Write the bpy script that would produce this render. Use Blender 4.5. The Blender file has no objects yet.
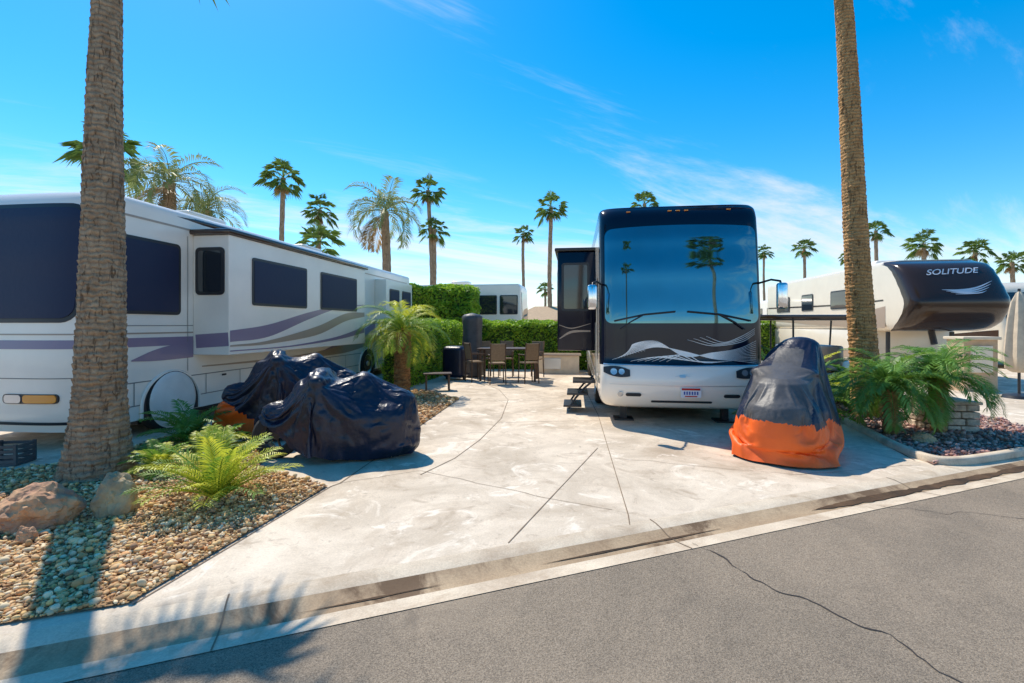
import bpy, bmesh, math, random
import numpy as np
from mathutils import Vector, Matrix, noise
R=math.radians
random.seed(7); rng=np.random.default_rng(7)
scene=bpy.context.scene
COL=scene.collection
scene.view_settings.view_transform='Standard'
scene.view_settings.look='None'
scene.view_settings.exposure=0
# ------------------------------------------------------------ camera
cam=bpy.data.cameras.new("camera"); camo=bpy.data.objects.new("camera",cam); COL.objects.link(camo)
cam.sensor_width=36; cam.lens=480*36/1024; cam.shift_y=-16.5/1024
cam.clip_end=3000; cam.clip_start=0.05
camo.location=(0,0,1.75); camo.rotation_euler=(R(90),0,0)
scene.camera=camo
# ------------------------------------------------------------ light
EL=R(55.5); AZ=(-0.6,0.8)
S=Vector((AZ[0]*math.cos(EL),AZ[1]*math.cos(EL),math.sin(EL))).normalized()
sun=bpy.data.lights.new("sun",'SUN'); sun.energy=5.0; sun.angle=R(0.5); sun.color=(1,0.92,0.79)
suno=bpy.data.objects.new("sun",sun); COL.objects.link(suno); suno.rotation_euler=S.to_track_quat('Z','Y').to_euler()
w=bpy.data.worlds.new("World"); scene.world=w; w.use_nodes=True
nt=w.node_tree; N=nt.nodes; Lk=nt.links; N.clear()
def nn(t,**k):
    n=N.new(t)
    for a,b in k.items(): setattr(n,a,b)
    return n
out=nn('ShaderNodeOutputWorld'); bg=nn('ShaderNodeBackground'); bg.inputs[1].default_value=0.15
sky=nn('ShaderNodeTexSky'); sky.sky_type='NISHITA'; sky.sun_disc=False; sky.sun_elevation=EL; sky.sun_rotation=R(-36.9)
sky.air_density=1.0; sky.dust_density=0.2; sky.ozone_density=2.5
hs=nn('ShaderNodeHueSaturation'); hs.inputs['Saturation'].default_value=1.5; hs.inputs['Hue'].default_value=0.492; hs.inputs['Value'].default_value=1.38
Lk.new(sky.outputs[0],hs.inputs['Color'])
tc=nn('ShaderNodeTexCoord'); sep=nn('ShaderNodeSeparateXYZ'); Lk.new(tc.outputs['Generated'],sep.inputs[0])
def mth(op,a,b=None,c=None):
    n=nn('ShaderNodeMath',operation=op)
    for i,x in enumerate((a,b,c)):
        if x is None: continue
        if isinstance(x,(int,float)): n.inputs[i].default_value=x
        else: Lk.new(x,n.inputs[i])
    return n.outputs[0]
zz=mth('ADD',mth('MAXIMUM',sep.outputs[2],0.0),0.12)
u=mth('DIVIDE',sep.outputs[0],zz); v=mth('DIVIDE',sep.outputs[1],zz)
u2=mth('ADD',mth('MULTIPLY',u,0.85),mth('MULTIPLY',v,0.5)); v2=mth('SUBTRACT',mth('MULTIPLY',v,0.85),mth('MULTIPLY',u,0.5))
cmb=nn('ShaderNodeCombineXYZ'); Lk.new(mth('MULTIPLY',u2,0.45),cmb.inputs[0]); Lk.new(mth('MULTIPLY',v2,1.7),cmb.inputs[1]); cmb.inputs[2].default_value=3.3
n1=nn('ShaderNodeTexNoise'); n1.inputs['Scale'].default_value=0.9; n1.inputs['Detail'].default_value=10; n1.inputs['Roughness'].default_value=0.66; n1.inputs['Distortion'].default_value=0.5
Lk.new(cmb.outputs[0],n1.inputs['Vector'])
cmb2=nn('ShaderNodeCombineXYZ'); Lk.new(u,cmb2.inputs[0]); Lk.new(v,cmb2.inputs[1]); cmb2.inputs[2].default_value=1.2
n2=nn('ShaderNodeTexNoise'); n2.inputs['Scale'].default_value=0.35; n2.inputs['Detail'].default_value=3
Lk.new(cmb2.outputs[0],n2.inputs['Vector'])
low=nn('ShaderNodeMapRange'); Lk.new(sep.outputs[2],low.inputs[0])
low.inputs[1].default_value=0.02; low.inputs[2].default_value=0.28; low.inputs[3].default_value=0.25; low.inputs[4].default_value=-0.045
sm=mth('ADD',mth('ADD',n1.outputs[0],mth('MULTIPLY',mth('SUBTRACT',n2.outputs[0],0.5),0.45)),low.outputs[0])
cr=nn('ShaderNodeMapRange'); cr.interpolation_type='SMOOTHSTEP'; Lk.new(sm,cr.inputs[0]); cr.inputs[1].default_value=0.52; cr.inputs[2].default_value=0.82; cr.inputs[3].default_value=0; cr.inputs[4].default_value=0.85
mx=nn('ShaderNodeMix',data_type='RGBA'); Lk.new(cr.outputs[0],mx.inputs[0]); Lk.new(hs.outputs[0],mx.inputs[6]); mx.inputs[7].default_value=(6.3,6.4,6.6,1)
Lk.new(mx.outputs[2],bg.inputs[0]); Lk.new(bg.outputs[0],out.inputs[0])

# ------------------------------------------------------------ materials
def mat(name,col,rough=0.6,metal=0.0,var=0.0,vs=5.0,bump=0.0,bs=40.0,col2=None,coat=0.0,coord='Object',detail=6,stretch=None,attr=None,spec=0.5,trans=0.0):
    m=bpy.data.materials.new(name); m.use_nodes=True
    t=m.node_tree; b=t.nodes['Principled BSDF']
    b.inputs['Base Color'].default_value=(*col,1); b.inputs['Roughness'].default_value=rough; b.inputs['Metallic'].default_value=metal
    b.inputs['Specular IOR Level'].default_value=spec
    if coat: b.inputs['Coat Weight'].default_value=coat; b.inputs['Coat Roughness'].default_value=0.05
    tcn=t.nodes.new('ShaderNodeTexCoord'); vec=tcn.outputs[coord]
    if stretch:
        mp=t.nodes.new('ShaderNodeMapping'); mp.inputs['Scale'].default_value=stretch; t.links.new(vec,mp.inputs[0]); vec=mp.outputs[0]
    if attr:
        a=t.nodes.new('ShaderNodeAttribute'); a.attribute_name=attr; src=a.outputs['Color']
        t.links.new(src,b.inputs['Base Color'])
    elif var or col2:
        n=t.nodes.new('ShaderNodeTexNoise'); n.inputs['Scale'].default_value=vs; n.inputs['Detail'].default_value=detail; n.inputs['Roughness'].default_value=0.6
        t.links.new(vec,n.inputs['Vector'])
        r=t.nodes.new('ShaderNodeValToRGB'); t.links.new(n.outputs[0],r.inputs[0])
        c2=col2 if col2 else tuple(c*(1-var) for c in col); c1=col if col2 else tuple(min(c*(1+var),1) for c in col)
        r.color_ramp.elements[0].position=0.35; r.color_ramp.elements[1].position=0.65
        r.color_ramp.elements[0].color=(*c2,1); r.color_ramp.elements[1].color=(*c1,1)
        t.links.new(r.outputs[0],b.inputs['Base Color'])
    if bump:
        n=t.nodes.new('ShaderNodeTexNoise'); n.inputs['Scale'].default_value=bs; n.inputs['Detail'].default_value=5; t.links.new(vec,n.inputs['Vector'])
        bp=t.nodes.new('ShaderNodeBump'); bp.inputs['Strength'].default_value=bump; bp.inputs['Distance'].default_value=0.02
        t.links.new(n.outputs[0],bp.inputs['Height']); t.links.new(bp.outputs[0],b.inputs['Normal'])
    return m
def leafmat(name,c1,c2,rough=0.5,vs=3.0,tl=0.35):
    m=mat(name,c1,rough,col2=c2,vs=vs)
    t=m.node_tree; b=t.nodes['Principled BSDF']; o=[n for n in t.nodes if n.type=='OUTPUT_MATERIAL'][0]
    tr=t.nodes.new('ShaderNodeBsdfTranslucent'); ms=t.nodes.new('ShaderNodeMixShader'); ms.inputs[0].default_value=tl
    src=b.inputs['Base Color'].links[0].from_socket; t.links.new(src,tr.inputs[0])
    t.links.new(b.outputs[0],ms.inputs[1]); t.links.new(tr.outputs[0],ms.inputs[2]); t.links.new(ms.outputs[0],o.inputs[0])
    return m
def bark(name,c1,c2,crack,ring):
    m=bpy.data.materials.new(name); m.use_nodes=True; t=m.node_tree; b=t.nodes['Principled BSDF']; b.inputs['Roughness'].default_value=0.95; b.inputs['Specular IOR Level'].default_value=.15
    g=t.nodes.new('ShaderNodeTexCoord')
    def mp(s_):
        q=t.nodes.new('ShaderNodeMapping'); q.inputs['Scale'].default_value=s_; t.links.new(g.outputs['Object'],q.inputs[0]); return q.outputs[0]
    n=t.nodes.new('ShaderNodeTexNoise'); n.inputs['Scale'].default_value=4; n.inputs['Detail'].default_value=12; n.inputs['Roughness'].default_value=.8; t.links.new(mp((1.6,1.6,.7)),n.inputs['Vector'])
    r=t.nodes.new('ShaderNodeValToRGB'); t.links.new(n.outputs[0],r.inputs[0]); r.color_ramp.elements[0].position=.36; r.color_ramp.elements[1].position=.62
    r.color_ramp.elements[0].color=(*c2,1); r.color_ramp.elements[1].color=(*c1,1)
    vo=t.nodes.new('ShaderNodeTexNoise'); vo.inputs['Scale'].default_value=16; vo.inputs['Detail'].default_value=4; vo.inputs['Distortion'].default_value=1.0
    t.links.new(mp((1.6,1.6,.35)),vo.inputs['Vector'])
    vr=t.nodes.new('ShaderNodeMapRange'); t.links.new(vo.outputs[0],vr.inputs[0]); vr.inputs[1].default_value=.35; vr.inputs[2].default_value=.44; vr.inputs[3].default_value=.25
    wv=t.nodes.new('ShaderNodeTexWave'); wv.wave_type='BANDS'; wv.bands_direction='Z'; wv.inputs['Scale'].default_value=ring; wv.inputs['Distortion'].default_value=6; wv.inputs['Detail'].default_value=6; wv.inputs['Detail Scale'].default_value=2.2; wv.inputs['Detail Roughness'].default_value=.65; t.links.new(g.outputs['Object'],wv.inputs['Vector'])
    wr=t.nodes.new('ShaderNodeMapRange'); t.links.new(wv.outputs['Fac'],wr.inputs[0]); wr.inputs[1].default_value=0; wr.inputs[2].default_value=.4; wr.inputs[3].default_value=.5; wr.inputs[4].default_value=1
    def mul(f,c,col):
        k=t.nodes.new('ShaderNodeMix'); k.data_type='RGBA'; t.links.new(f,k.inputs[0]); k.inputs[6].default_value=(*col,1); t.links.new(c,k.inputs[7]); return k.outputs[2]
    c=mul(vr.outputs[0],r.outputs[0],crack); c=mul(wr.outputs[0],c,tuple(x*1.5 for x in crack))
    t.links.new(c,b.inputs['Base Color'])
    mm=t.nodes.new('ShaderNodeMath'); mm.operation='MULTIPLY_ADD'; t.links.new(vr.outputs[0],mm.inputs[0]); mm.inputs[1].default_value=.7
    m2=t.nodes.new('ShaderNodeMath'); m2.operation='MULTIPLY_ADD'; t.links.new(n.outputs[0],m2.inputs[0]); m2.inputs[1].default_value=1.4; t.links.new(wv.outputs['Fac'],m2.inputs[2]); t.links.new(m2.outputs[0],mm.inputs[2])
    bp=t.nodes.new('ShaderNodeBump'); bp.inputs['Strength'].default_value=.9; bp.inputs['Distance'].default_value=.018; t.links.new(mm.outputs[0],bp.inputs['Height']); t.links.new(bp.outputs[0],b.inputs['Normal'])
    return m
def ground_mat(name,base,dark,patch_s,speck,specks,blotch=None,bump=0.25):
    m=bpy.data.materials.new(name); m.use_nodes=True; t=m.node_tree; b=t.nodes['Principled BSDF']; b.inputs['Roughness'].default_value=0.85
    b.inputs['Specular IOR Level'].default_value=0.2
    g=t.nodes.new('ShaderNodeTexCoord'); vec=g.outputs['Object']
    def noi(s,d=8,r=0.6,dist=0):
        n=t.nodes.new('ShaderNodeTexNoise'); n.inputs['Scale'].default_value=s; n.inputs['Detail'].default_value=d; n.inputs['Roughness'].default_value=r; n.inputs['Distortion'].default_value=dist
        t.links.new(vec,n.inputs['Vector']); return n.outputs[0]
    def ramp(x,p0,p1,c0,c1):
        r=t.nodes.new('ShaderNodeValToRGB'); r.color_ramp.elements[0].position=p0; r.color_ramp.elements[1].position=p1
        r.color_ramp.elements[0].color=(*c0,1); r.color_ramp.elements[1].color=(*c1,1); t.links.new(x,r.inputs[0]); return r.outputs[0]
    c=ramp(noi(patch_s,10,0.68,0.6),0.32,0.66,dark,base)
    s=ramp(noi(specks,3,0.8),0.35,0.65,(1-speck,)*3,(1+speck,)*3)
    mm=t.nodes.new('ShaderNodeMix'); mm.data_type='RGBA'; mm.blend_type='MULTIPLY'; mm.inputs[0].default_value=1; t.links.new(c,mm.inputs[6]); t.links.new(s,mm.inputs[7]); c=mm.outputs[2]
    if blotch:
        for (sc,p0,p1,colr,amt) in blotch:
            f=ramp(noi(sc,8,0.68,1.2),p0,p1,(0,0,0),(amt,)*3)
            k=t.nodes.new('ShaderNodeMix'); k.data_type='RGBA'; k.blend_type='MIX'; t.links.new(f,k.inputs[0]); t.links.new(c,k.inputs[6]); k.inputs[7].default_value=(*colr,1); c=k.outputs[2]
    t.links.new(c,b.inputs['Base Color'])
    bp=t.nodes.new('ShaderNodeBump'); bp.inputs['Strength'].default_value=bump; bp.inputs['Distance'].default_value=0.01; t.links.new(noi(specks*0.8,4,0.7),bp.inputs['Height']); t.links.new(bp.outputs[0],b.inputs['Normal'])
    return m
M={}
M['concrete']=ground_mat("concrete",(0.80,0.67,0.52),(0.50,0.405,0.30),0.9,0.10,60,[(0.5,0.52,0.66,(0.42,0.315,0.215),0.6),(2.2,0.54,0.68,(0.40,0.305,0.215),0.65),(1.4,0.56,0.63,(0.92,0.81,0.67),0.65),(7.0,0.58,0.68,(0.34,0.26,0.19),0.5)])
M['curb']=ground_mat("curb_concrete",(0.76,0.63,0.47),(0.50,0.39,0.28),1.6,0.12,70,[(2.0,0.52,0.70,(0.34,0.23,0.14),0.65)])
M['gutter']=ground_mat("gutter_stained_concrete",(0.52,0.38,0.24),(0.30,0.20,0.12),1.3,0.15,60,[(0.9,0.49,0.59,(0.12,0.07,0.04),0.85)])
M['gutterdark']=ground_mat("dark_gutter_streak",(0.13,0.075,0.04),(0.035,0.025,0.018),2.0,0.15,60)  # very dark brown for the strips along the gutter
M['asphalt']=ground_mat("asphalt",(0.345,0.268,0.192),(0.228,0.182,0.135),0.6,0.5,130,[(0.35,0.5,0.68,(0.43,0.33,0.232),0.6),(1.1,0.62,0.72,(0.16,0.13,0.10),0.5)],0.9)
M['crack']=mat("crack_dark",(0.05,0.04,0.035),0.9)
M['joint']=mat("joint_dark",(0.22,0.155,0.10),0.9)
M['soil']=mat("bed_soil",(0.34,0.21,0.10),0.95,var=0.3,vs=20,bump=0.8,bs=60)
M['soil2']=mat("bed_soil_mauve",(0.28,0.15,0.11),0.95,var=0.3,vs=20,bump=0.8,bs=60)
M['desert']=mat("desert_ground",(0.42,0.36,0.28),0.95,var=0.2,vs=0.3,bump=0.3)
M['pebble']=mat("pebble",(0.4,0.3,0.2),0.8,attr='Col')
M['rock_red']=mat("rock_orange_tan",(0.68,0.38,0.19),0.9,col2=(0.36,0.19,0.12),vs=6,bump=1.0,bs=14)
M['rock_tan']=mat("rock_tan",(0.58,0.44,0.25),0.9,col2=(0.32,0.23,0.14),vs=5,bump=1.0,bs=14)
M['white']=mat("white_gelcoat",(0.93,0.84,0.73),0.25,coat=0.35,var=0.03,vs=1.5)
M['cream']=mat("cream_gelcoat",(0.85,0.74,0.58),0.25,coat=0.35,var=0.03,vs=1.5)
M['pearl']=mat("pearl_white_paint",(0.93,0.84,0.72),0.18,coat=0.7)
M['navy']=mat("navy_black_paint",(0.003,0.006,0.020),0.15,coat=0.2,spec=.3)
M['brownpaint']=mat("dark_brown_paint",(0.06,0.03,0.018),0.15,coat=0.3)
M['mauve']=mat("mauve_stripe",(0.27,0.20,0.29),0.3,coat=0.3)
M['taupe']=mat("taupe_stripe",(0.42,0.31,0.23),0.3,coat=0.3)
M['seam']=mat("panel_seam",(0.22,0.20,0.18),0.6)
M['silver']=mat("silver_stripe",(0.8,0.8,0.8),0.3,metal=0.2)
M['chrome']=mat("chrome",(0.8,0.8,0.82),0.08,metal=1.0)
M['alu']=mat("aluminium",(0.6,0.6,0.6),0.35,metal=0.9)
M['cover']=mat("window_cover_mesh",(0.010,0.017,0.055),0.6,bump=0.15,bs=15)
M['glass']=mat("dark_glass",(0.02,0.025,0.03),0.04,metal=0.0,spec=.7,coat=.5)
M['mirrorglass']=mat("reflective_windshield",(0.13,0.28,0.32),0.03,metal=0.95,col2=(0.11,0.245,0.28),vs=1.2,spec=.5)
M['black']=mat("black_rubber",(0.02,0.02,0.02),0.75,bump=0.2,bs=50)
M['plastic']=mat("black_plastic",(0.025,0.025,0.028),0.4)
M['lamp']=mat("headlight_lens",(0.5,0.52,0.55),0.12,metal=0.6,coat=.5)
M['amber']=mat("amber_lens",(0.9,0.32,0.03),0.2,coat=.6)
M['red']=mat("red_lens",(0.5,0.02,0.02),0.2)
M['plate']=mat("plate_white",(0.8,0.8,0.8),0.4)
M['blue']=mat("plate_blue",(0.03,0.08,0.35),0.4)
M['bikecover']=mat("black_nylon_cover",(0.007,0.011,0.032),0.38,var=0.3,vs=3,bump=0.35,bs=20,spec=0.5)
M['bikegrey']=mat("grey_nylon_cover",(0.085,0.08,0.08),0.5,var=0.2,vs=4,bump=0.25,bs=22)
M['orange']=mat("orange_nylon",(1.0,0.14,0.012),0.5,var=0.06,vs=3,bump=0.2,bs=20)
M['trunk']=bark("palm_bark",(0.60,0.43,0.28),(0.33,0.22,0.14),(0.12,0.075,0.045),5.0)
M['trunk2']=bark("palm_bark_warm",(0.74,0.42,0.18),(0.42,0.215,0.09),(0.13,0.07,0.035),5.0)
M['fibre']=mat("palm_fibre",(0.50,0.25,0.09),0.95,col2=(0.20,0.10,0.04),vs=12,bump=1.0,bs=40)
M['fan']=leafmat("fan_leaf",(0.26,0.38,0.08),(0.13,0.20,0.045),vs=1.2,tl=.5)
M['dead']=leafmat("dead_leaf",(0.50,0.34,0.15),(0.26,0.16,0.07),vs=2)
M['frond']=leafmat("frond_leaf",(0.28,0.44,0.05),(0.12,0.24,0.03),vs=2,tl=.4)
M['queen']=leafmat("queen_palm_leaf",(0.34,0.38,0.13),(0.18,0.22,0.06),vs=2,tl=.4)
M['frondy']=leafmat("frond_leaf_yellow",(0.74,0.70,0.07),(0.44,0.52,0.05),vs=5,tl=.4)
M['frondg']=leafmat("frond_leaf_deep",(0.24,0.44,0.08),(0.12,0.26,0.05),vs=3,tl=.4)
M['hedge']=leafmat("hedge_leaf",(0.44,0.62,0.05),(0.20,0.36,0.03),vs=1.5,tl=.45)
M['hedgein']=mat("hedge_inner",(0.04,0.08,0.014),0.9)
M['wood']=mat("dark_wood",(0.09,0.05,0.028),0.5,var=0.3,vs=6)
M['sling']=mat("tan_sling",(0.24,0.165,0.10),0.8,var=0.1,vs=20)
M['canvas']=mat("beige_canvas",(0.62,0.50,0.36),0.85,var=0.1,vs=8)
M['stucco']=mat("stucco",(0.74,0.62,0.46),0.9,var=0.08,vs=4,bump=0.4,bs=60)
M['stuccotan']=mat("stucco_tan",(0.60,0.42,0.26),0.9,var=0.1,vs=4,bump=0.4,bs=60)
M['block']=mat("pale_stone_block",(0.60,0.49,0.38),0.9,var=0.25,vs=9,bump=0.8,bs=30)
M['tile']=mat("roof_tan",(0.50,0.34,0.20),0.8,var=0.15,vs=8)
M['maroon']=mat("black_bronze_paint",(0.040,0.022,0.014),0.18,coat=.3,spec=.35)
M['letter']=mat("silver_letter",(0.72,0.72,0.73),0.3,metal=.3)
# ------------------------------------------------------------ mesh builder
class MB:
    def __init__(s): s.v=[];s.f=[];s.m=[]
    def add(s,vs,fs,mi=0):
        o=len(s.v); s.v.extend([tuple(x) for x in vs]); s.f.extend([tuple(i+o for i in f) for f in fs])
        s.m.extend(mi if isinstance(mi,list) else [mi]*len(fs))
    def box(s,c,sz,mi=0,bev=0.0,rot=None,seg=2):
        bm=bmesh.new(); bmesh.ops.create_cube(bm,size=1)
        for q in bm.verts: q.co=Vector((q.co.x*sz[0],q.co.y*sz[1],q.co.z*sz[2]))
        if bev>0: bmesh.ops.bevel(bm,geom=list(bm.edges),offset=bev,segments=seg,affect='EDGES',profile=0.5)
        if rot: bmesh.ops.rotate(bm,verts=bm.verts,matrix=Matrix.Rotation(rot[2],3,'Z')@Matrix.Rotation(rot[1],3,'Y')@Matrix.Rotation(rot[0],3,'X'))
        bm.verts.index_update()
        s.add([q.co+Vector(c) for q in bm.verts],[[q.index for q in f.verts] for f in bm.faces],mi); bm.free()
    def ell(s,c,r,mi=0,n=16):
        vs=[];fs=[];m=n//2
        for i in range(m+1):
            p=math.pi*(i+.001)/(m+.002)
            for j in range(n):
                a=2*math.pi*j/n; vs.append((c[0]+r[0]*math.sin(p)*math.cos(a),c[1]+r[1]*math.sin(p)*math.sin(a),c[2]+r[2]*math.cos(p)))
        for i in range(m):
            for j in range(n): fs.append((i*n+j,(i+1)*n+j,(i+1)*n+(j+1)%n,i*n+(j+1)%n))
        s.add(vs,fs,mi)
    def tube(s,pts,rad,n=8,mi=0,caps=True):
        pts=[Vector(p) for p in pts]; k=len(pts)
        if isinstance(rad,(int,float)): rad=[rad]*k
        vs=[];fs=[]; ref=None
        for i,p in enumerate(pts):
            t=(pts[min(i+1,k-1)]-pts[max(i-1,0)]).normalized()
            if ref is None: ref=Vector((0,0,1)) if abs(t.z)<0.9 else Vector((1,0,0))
            a=t.cross(ref).normalized(); b=t.cross(a).normalized()
            for j in range(n):
                g=2*math.pi*j/n; vs.append(p+a*math.cos(g)*rad[i]+b*math.sin(g)*rad[i])
        for i in range(k-1):
            for j in range(n): fs.append((i*n+j,i*n+(j+1)%n,(i+1)*n+(j+1)%n,(i+1)*n+j))
        if caps: fs.append(tuple(range(n))[::-1]); fs.append(tuple(range((k-1)*n,k*n)))
        s.add(vs,fs,mi)
    def lathe(s,prof,c,axis='Z',n=24,mi=0):
        vs=[];fs=[];k=len(prof)
        for r,z in prof:
            for j in range(n):
                g=2*math.pi*j/n; a,b=r*math.cos(g),r*math.sin(g)
                p={'Z':(a,b,z),'X':(z,a,b),'Y':(a,z,b)}[axis]; vs.append(Vector(p)+Vector(c))
        for i in range(k-1):
            for j in range(n): fs.append((i*n+j,i*n+(j+1)%n,(i+1)*n+(j+1)%n,(i+1)*n+j))
        s.add(vs,fs,mi)
    def plate(s,o,U,V,wd,ht,r,th,mi=0,k=5):
        U=Vector(U);V=Vector(V);Nn=U.cross(V); o=Vector(o); pts=[]
        for (cx,cy,a0) in ((wd/2-r,ht/2-r,0),(-wd/2+r,ht/2-r,90),(-wd/2+r,-ht/2+r,180),(wd/2-r,-ht/2+r,270)):
            for i in range(k):
                a=R(a0+90*i/(k-1)); pts.append((cx+r*math.cos(a),cy+r*math.sin(a)))
        n=len(pts); vs=[o+U*a+V*b+Nn*th for a,b in pts]+[o+U*a+V*b for a,b in pts]
        s.add(vs,[tuple(range(n))]+[(i,i+n,(i+1)%n+n,(i+1)%n) for i in range(n)],mi)
    def build(s,name,mats,parent=None,loc=(0,0,0),rot=(0,0,0),smooth=None,col=None):
        me=bpy.data.meshes.new(name); me.from_pydata(s.v,[],s.f)
        for q in mats: me.materials.append(M[q] if isinstance(q,str) else q)
        me.polygons.foreach_set('material_index',s.m)
        if smooth is not None:
            me.shade_smooth(); me.set_sharp_from_angle(angle=R(smooth))
        me.update(); o=bpy.data.objects.new(name,me); COL.objects.link(o); o.location=loc; o.rotation_euler=rot
        if parent: o.parent=parent
        return o
def root(name,label,cat,loc=(0,0,0),rz=0,group=None):
    o=bpy.data.objects.new(name,None); COL.objects.link(o); o.empty_display_size=0.3; o.location=loc; o.rotation_euler=(0,0,rz)
    o["label"]=label;o["category"]=cat
    if group:o["group"]=group
    return o
def tag(o,label,cat,group=None,kind=None):
    if kind: o["kind"]=kind
    if label: o["label"]=label
    if cat: o["category"]=cat
    if group:o["group"]=group
    return o
def dup(r,loc,rz=None,scale=None):
    def cp(o,par):
        c=o.copy(); COL.objects.link(c)
        if par: c.parent=par
        for ch in o.children: cp(ch,c)
        return c
    c=cp(r,None); c.location=loc
    if rz is not None: c.rotation_euler=(0,0,rz)
    if scale: c.scale=(scale,)*3
    return c
LOT=-math.atan2(63,480)
def catmull(pts,n):
    P=[np.array(p,float) for p in pts]; P=[2*P[0]-P[1]]+P+[2*P[-1]-P[-2]]; out=[]
    for i in range(1,len(P)-2):
        for j in range(n):
            t=j/n; out.append(.5*((2*P[i])+(P[i+1]-P[i-1])*t+(2*P[i-1]-5*P[i]+4*P[i+1]-P[i+2])*t*t+(3*P[i]-P[i-1]-3*P[i+1]+P[i+2])*t**3))
    out.append(P[-2]); return out
# ------------------------------------------------------------ covered motorcycles (cloth dropped over a bike shape)
def covered_bike(label,loc,rz,L,prof,seed,matf,mats,shape,frames=34,wheels=True,crump=1.0,bend=.12):
    ns,nq=104,92
    P=catmull([(s_,t,h,b) for s_,t,h,b in prof],14); Sx=[p[0] for p in P]
    def ev(s_): return [float(np.interp(s_,Sx,[p[i] for p in P])) for i in(1,2,3)]
    vs=[];fs=[];mi=[];k=nq+1
    for i in range(ns+1):
        t=i/ns; s_=.5-.5*math.cos(math.pi*t); s_=.6*s_+.4*t; top,hw,bot=ev(s_)
        if i in(0,ns): hw=0
        for j in range(nq+1):
            q=-1+2*j/nq; a=abs(q)*math.pi/2
            x=hw*math.copysign(math.sin(a)**.8,q) if hw>0 else 0; z=bot+(top-bot)*(max(math.cos(a),0)**.6); y=(s_-.5)*L
            if i in (0,ns): vs.append((0,y,z)); continue
            pn=Vector((x*5+seed,y*5,z*5)); nz=(noise.noise(pn)*.035+noise.noise(pn*2.3)*.022+noise.noise(pn*4.5)*.010)*crump
            nw=(noise.noise(pn+Vector((9,9,9)))*.035+noise.noise(pn*2.3+Vector((4,0,0)))*.022)*crump
            vs.append((x*(1+nz*2),y+nw,z+nz))
    def ix(i,j):
        if i in(0,ns) and j>nq//2: j=nq-j
        return i*k+j
    for i in range(ns):
        for j in range(nq):
            f=[ix(i,j),ix(i+1,j),ix(i+1,j+1),ix(i,j+1)]; f=list(dict.fromkeys(f)); fs.append(tuple(f)); c=vs[i*k+j]; mi.append(matf(*c))
    used=sorted({a for f in fs for a in f}); rm={a:b for b,a in enumerate(used)}; vs=[vs[a] for a in used]; fs=[tuple(rm[a] for a in f) for f in fs]
    mb=MB(); mb.add(vs,fs,mi); o=mb.build("cover",mats)
    pm=MB()
    for e in shape: pm.ell(*e)
    pm.box((0,0,-.05),(6,6,.1))
    px=pm.build("proxy",[])
    cm=px.modifiers.new("c",'COLLISION'); px.collision.thickness_outer=.015; px.collision.cloth_friction=15
    md=o.modifiers.new("cloth",'CLOTH'); cs=md.settings; cs.quality=6; cs.mass=.25; cs.tension_stiffness=20; cs.compression_stiffness=20; cs.shear_stiffness=8; cs.bending_stiffness=bend; cs.air_damping=2; cs.time_scale=1.0
    md.collision_settings.distance_min=.012; md.collision_settings.collision_quality=3
    md.point_cache.frame_start=1; md.point_cache.frame_end=frames
    scene.frame_start=1; scene.frame_end=frames
    for f in range(1,frames+1): scene.frame_set(f)
    dg=bpy.context.evaluated_depsgraph_get(); me=bpy.data.meshes.new_from_object(o.evaluated_get(dg))
    co=np.empty(len(me.vertices)*3); me.vertices.foreach_get('co',co)
    ok=np.isfinite(co).all() and abs(co).max()<5
    bpy.data.objects.remove(px); bpy.data.objects.remove(o)
    scene.frame_set(1)
    r_=root("covered_motorcycle",label,"motorcycle",loc,rz)
    if not ok: me=bpy.data.meshes.new("cover"); me.from_pydata(vs,[],fs); [me.materials.append(M[q]) for q in mats]; me.polygons.foreach_set('material_index',mi)
    me.shade_smooth(); me.name="cover"; c=bpy.data.objects.new("cover",me); COL.objects.link(c); c.parent=r_
    sd=c.modifiers.new("s",'SUBSURF'); sd.levels=1; sd.render_levels=1
    if wheels:
      for yy in(-.82,.72):
        mb=MB(); mb.lathe([(.17,-.05),(.27,-.06),(.30,-.02),(.30,.02),(.27,.06),(.17,.05)],(0,0,0),'X',28,0)
        wh=mb.build("wheel",['black'],r_,(0,yy,.30),smooth=40)
        mb=MB(); mb.lathe([(.001,-.03),(.05,-.03),(.05,.03),(.001,.03)],(0,0,0),'X',14,0); mb.lathe([(.155,-.03),(.175,-.04),(.175,.04),(.155,.03),(.155,-.03)],(0,0,0),'X',28,0)
        for q in range(5):
            a=q*2*math.pi/5; mb.tube([(0,.04*math.cos(a),.04*math.sin(a)),(0,.165*math.cos(a),.165*math.sin(a))],.014,6)
        mb.build("rim",['plastic'],wh,smooth=40)
    return r_
shA=[((0,-.82,.32),(.08,.30,.31)),((0,.72,.32),(.09,.31,.31)),((0,-.78,.62),(.10,.20,.10)),((0,0,.45),(.24,.45,.28)),((0,-.02,.80),(.18,.30,.16)),((0,.35,.74),(.20,.38,.13)),
  ((0,-.26,1.00),(.38,.05,.05)),((-.33,-.23,1.02),(.10,.08,.07)),((.33,-.23,1.02),(.10,.08,.07)),((0,-.26,1.04),(.26,.12,.12)),((0,.30,.94),(.16,.14,.16)),((0,.72,.72),(.22,.24,.14)),((-.26,.58,.50),(.12,.28,.19)),((.26,.58,.50),(.12,.28,.19)),((0,-.45,.80),(.12,.16,.22))]
pa=[(0,.80,.05,.50),(.03,.84,.18,.46),(.12,.90,.26,.40),(.20,.96,.34,.14),(.34,1.18,.46,.07),(.42,1.20,.47,.06),(.52,1.12,.38,.06),(.66,1.16,.38,.06),(.76,1.04,.42,.06),(.90,.94,.38,.06),(.97,.86,.26,.07),(1,.80,.05,.08)]
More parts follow.
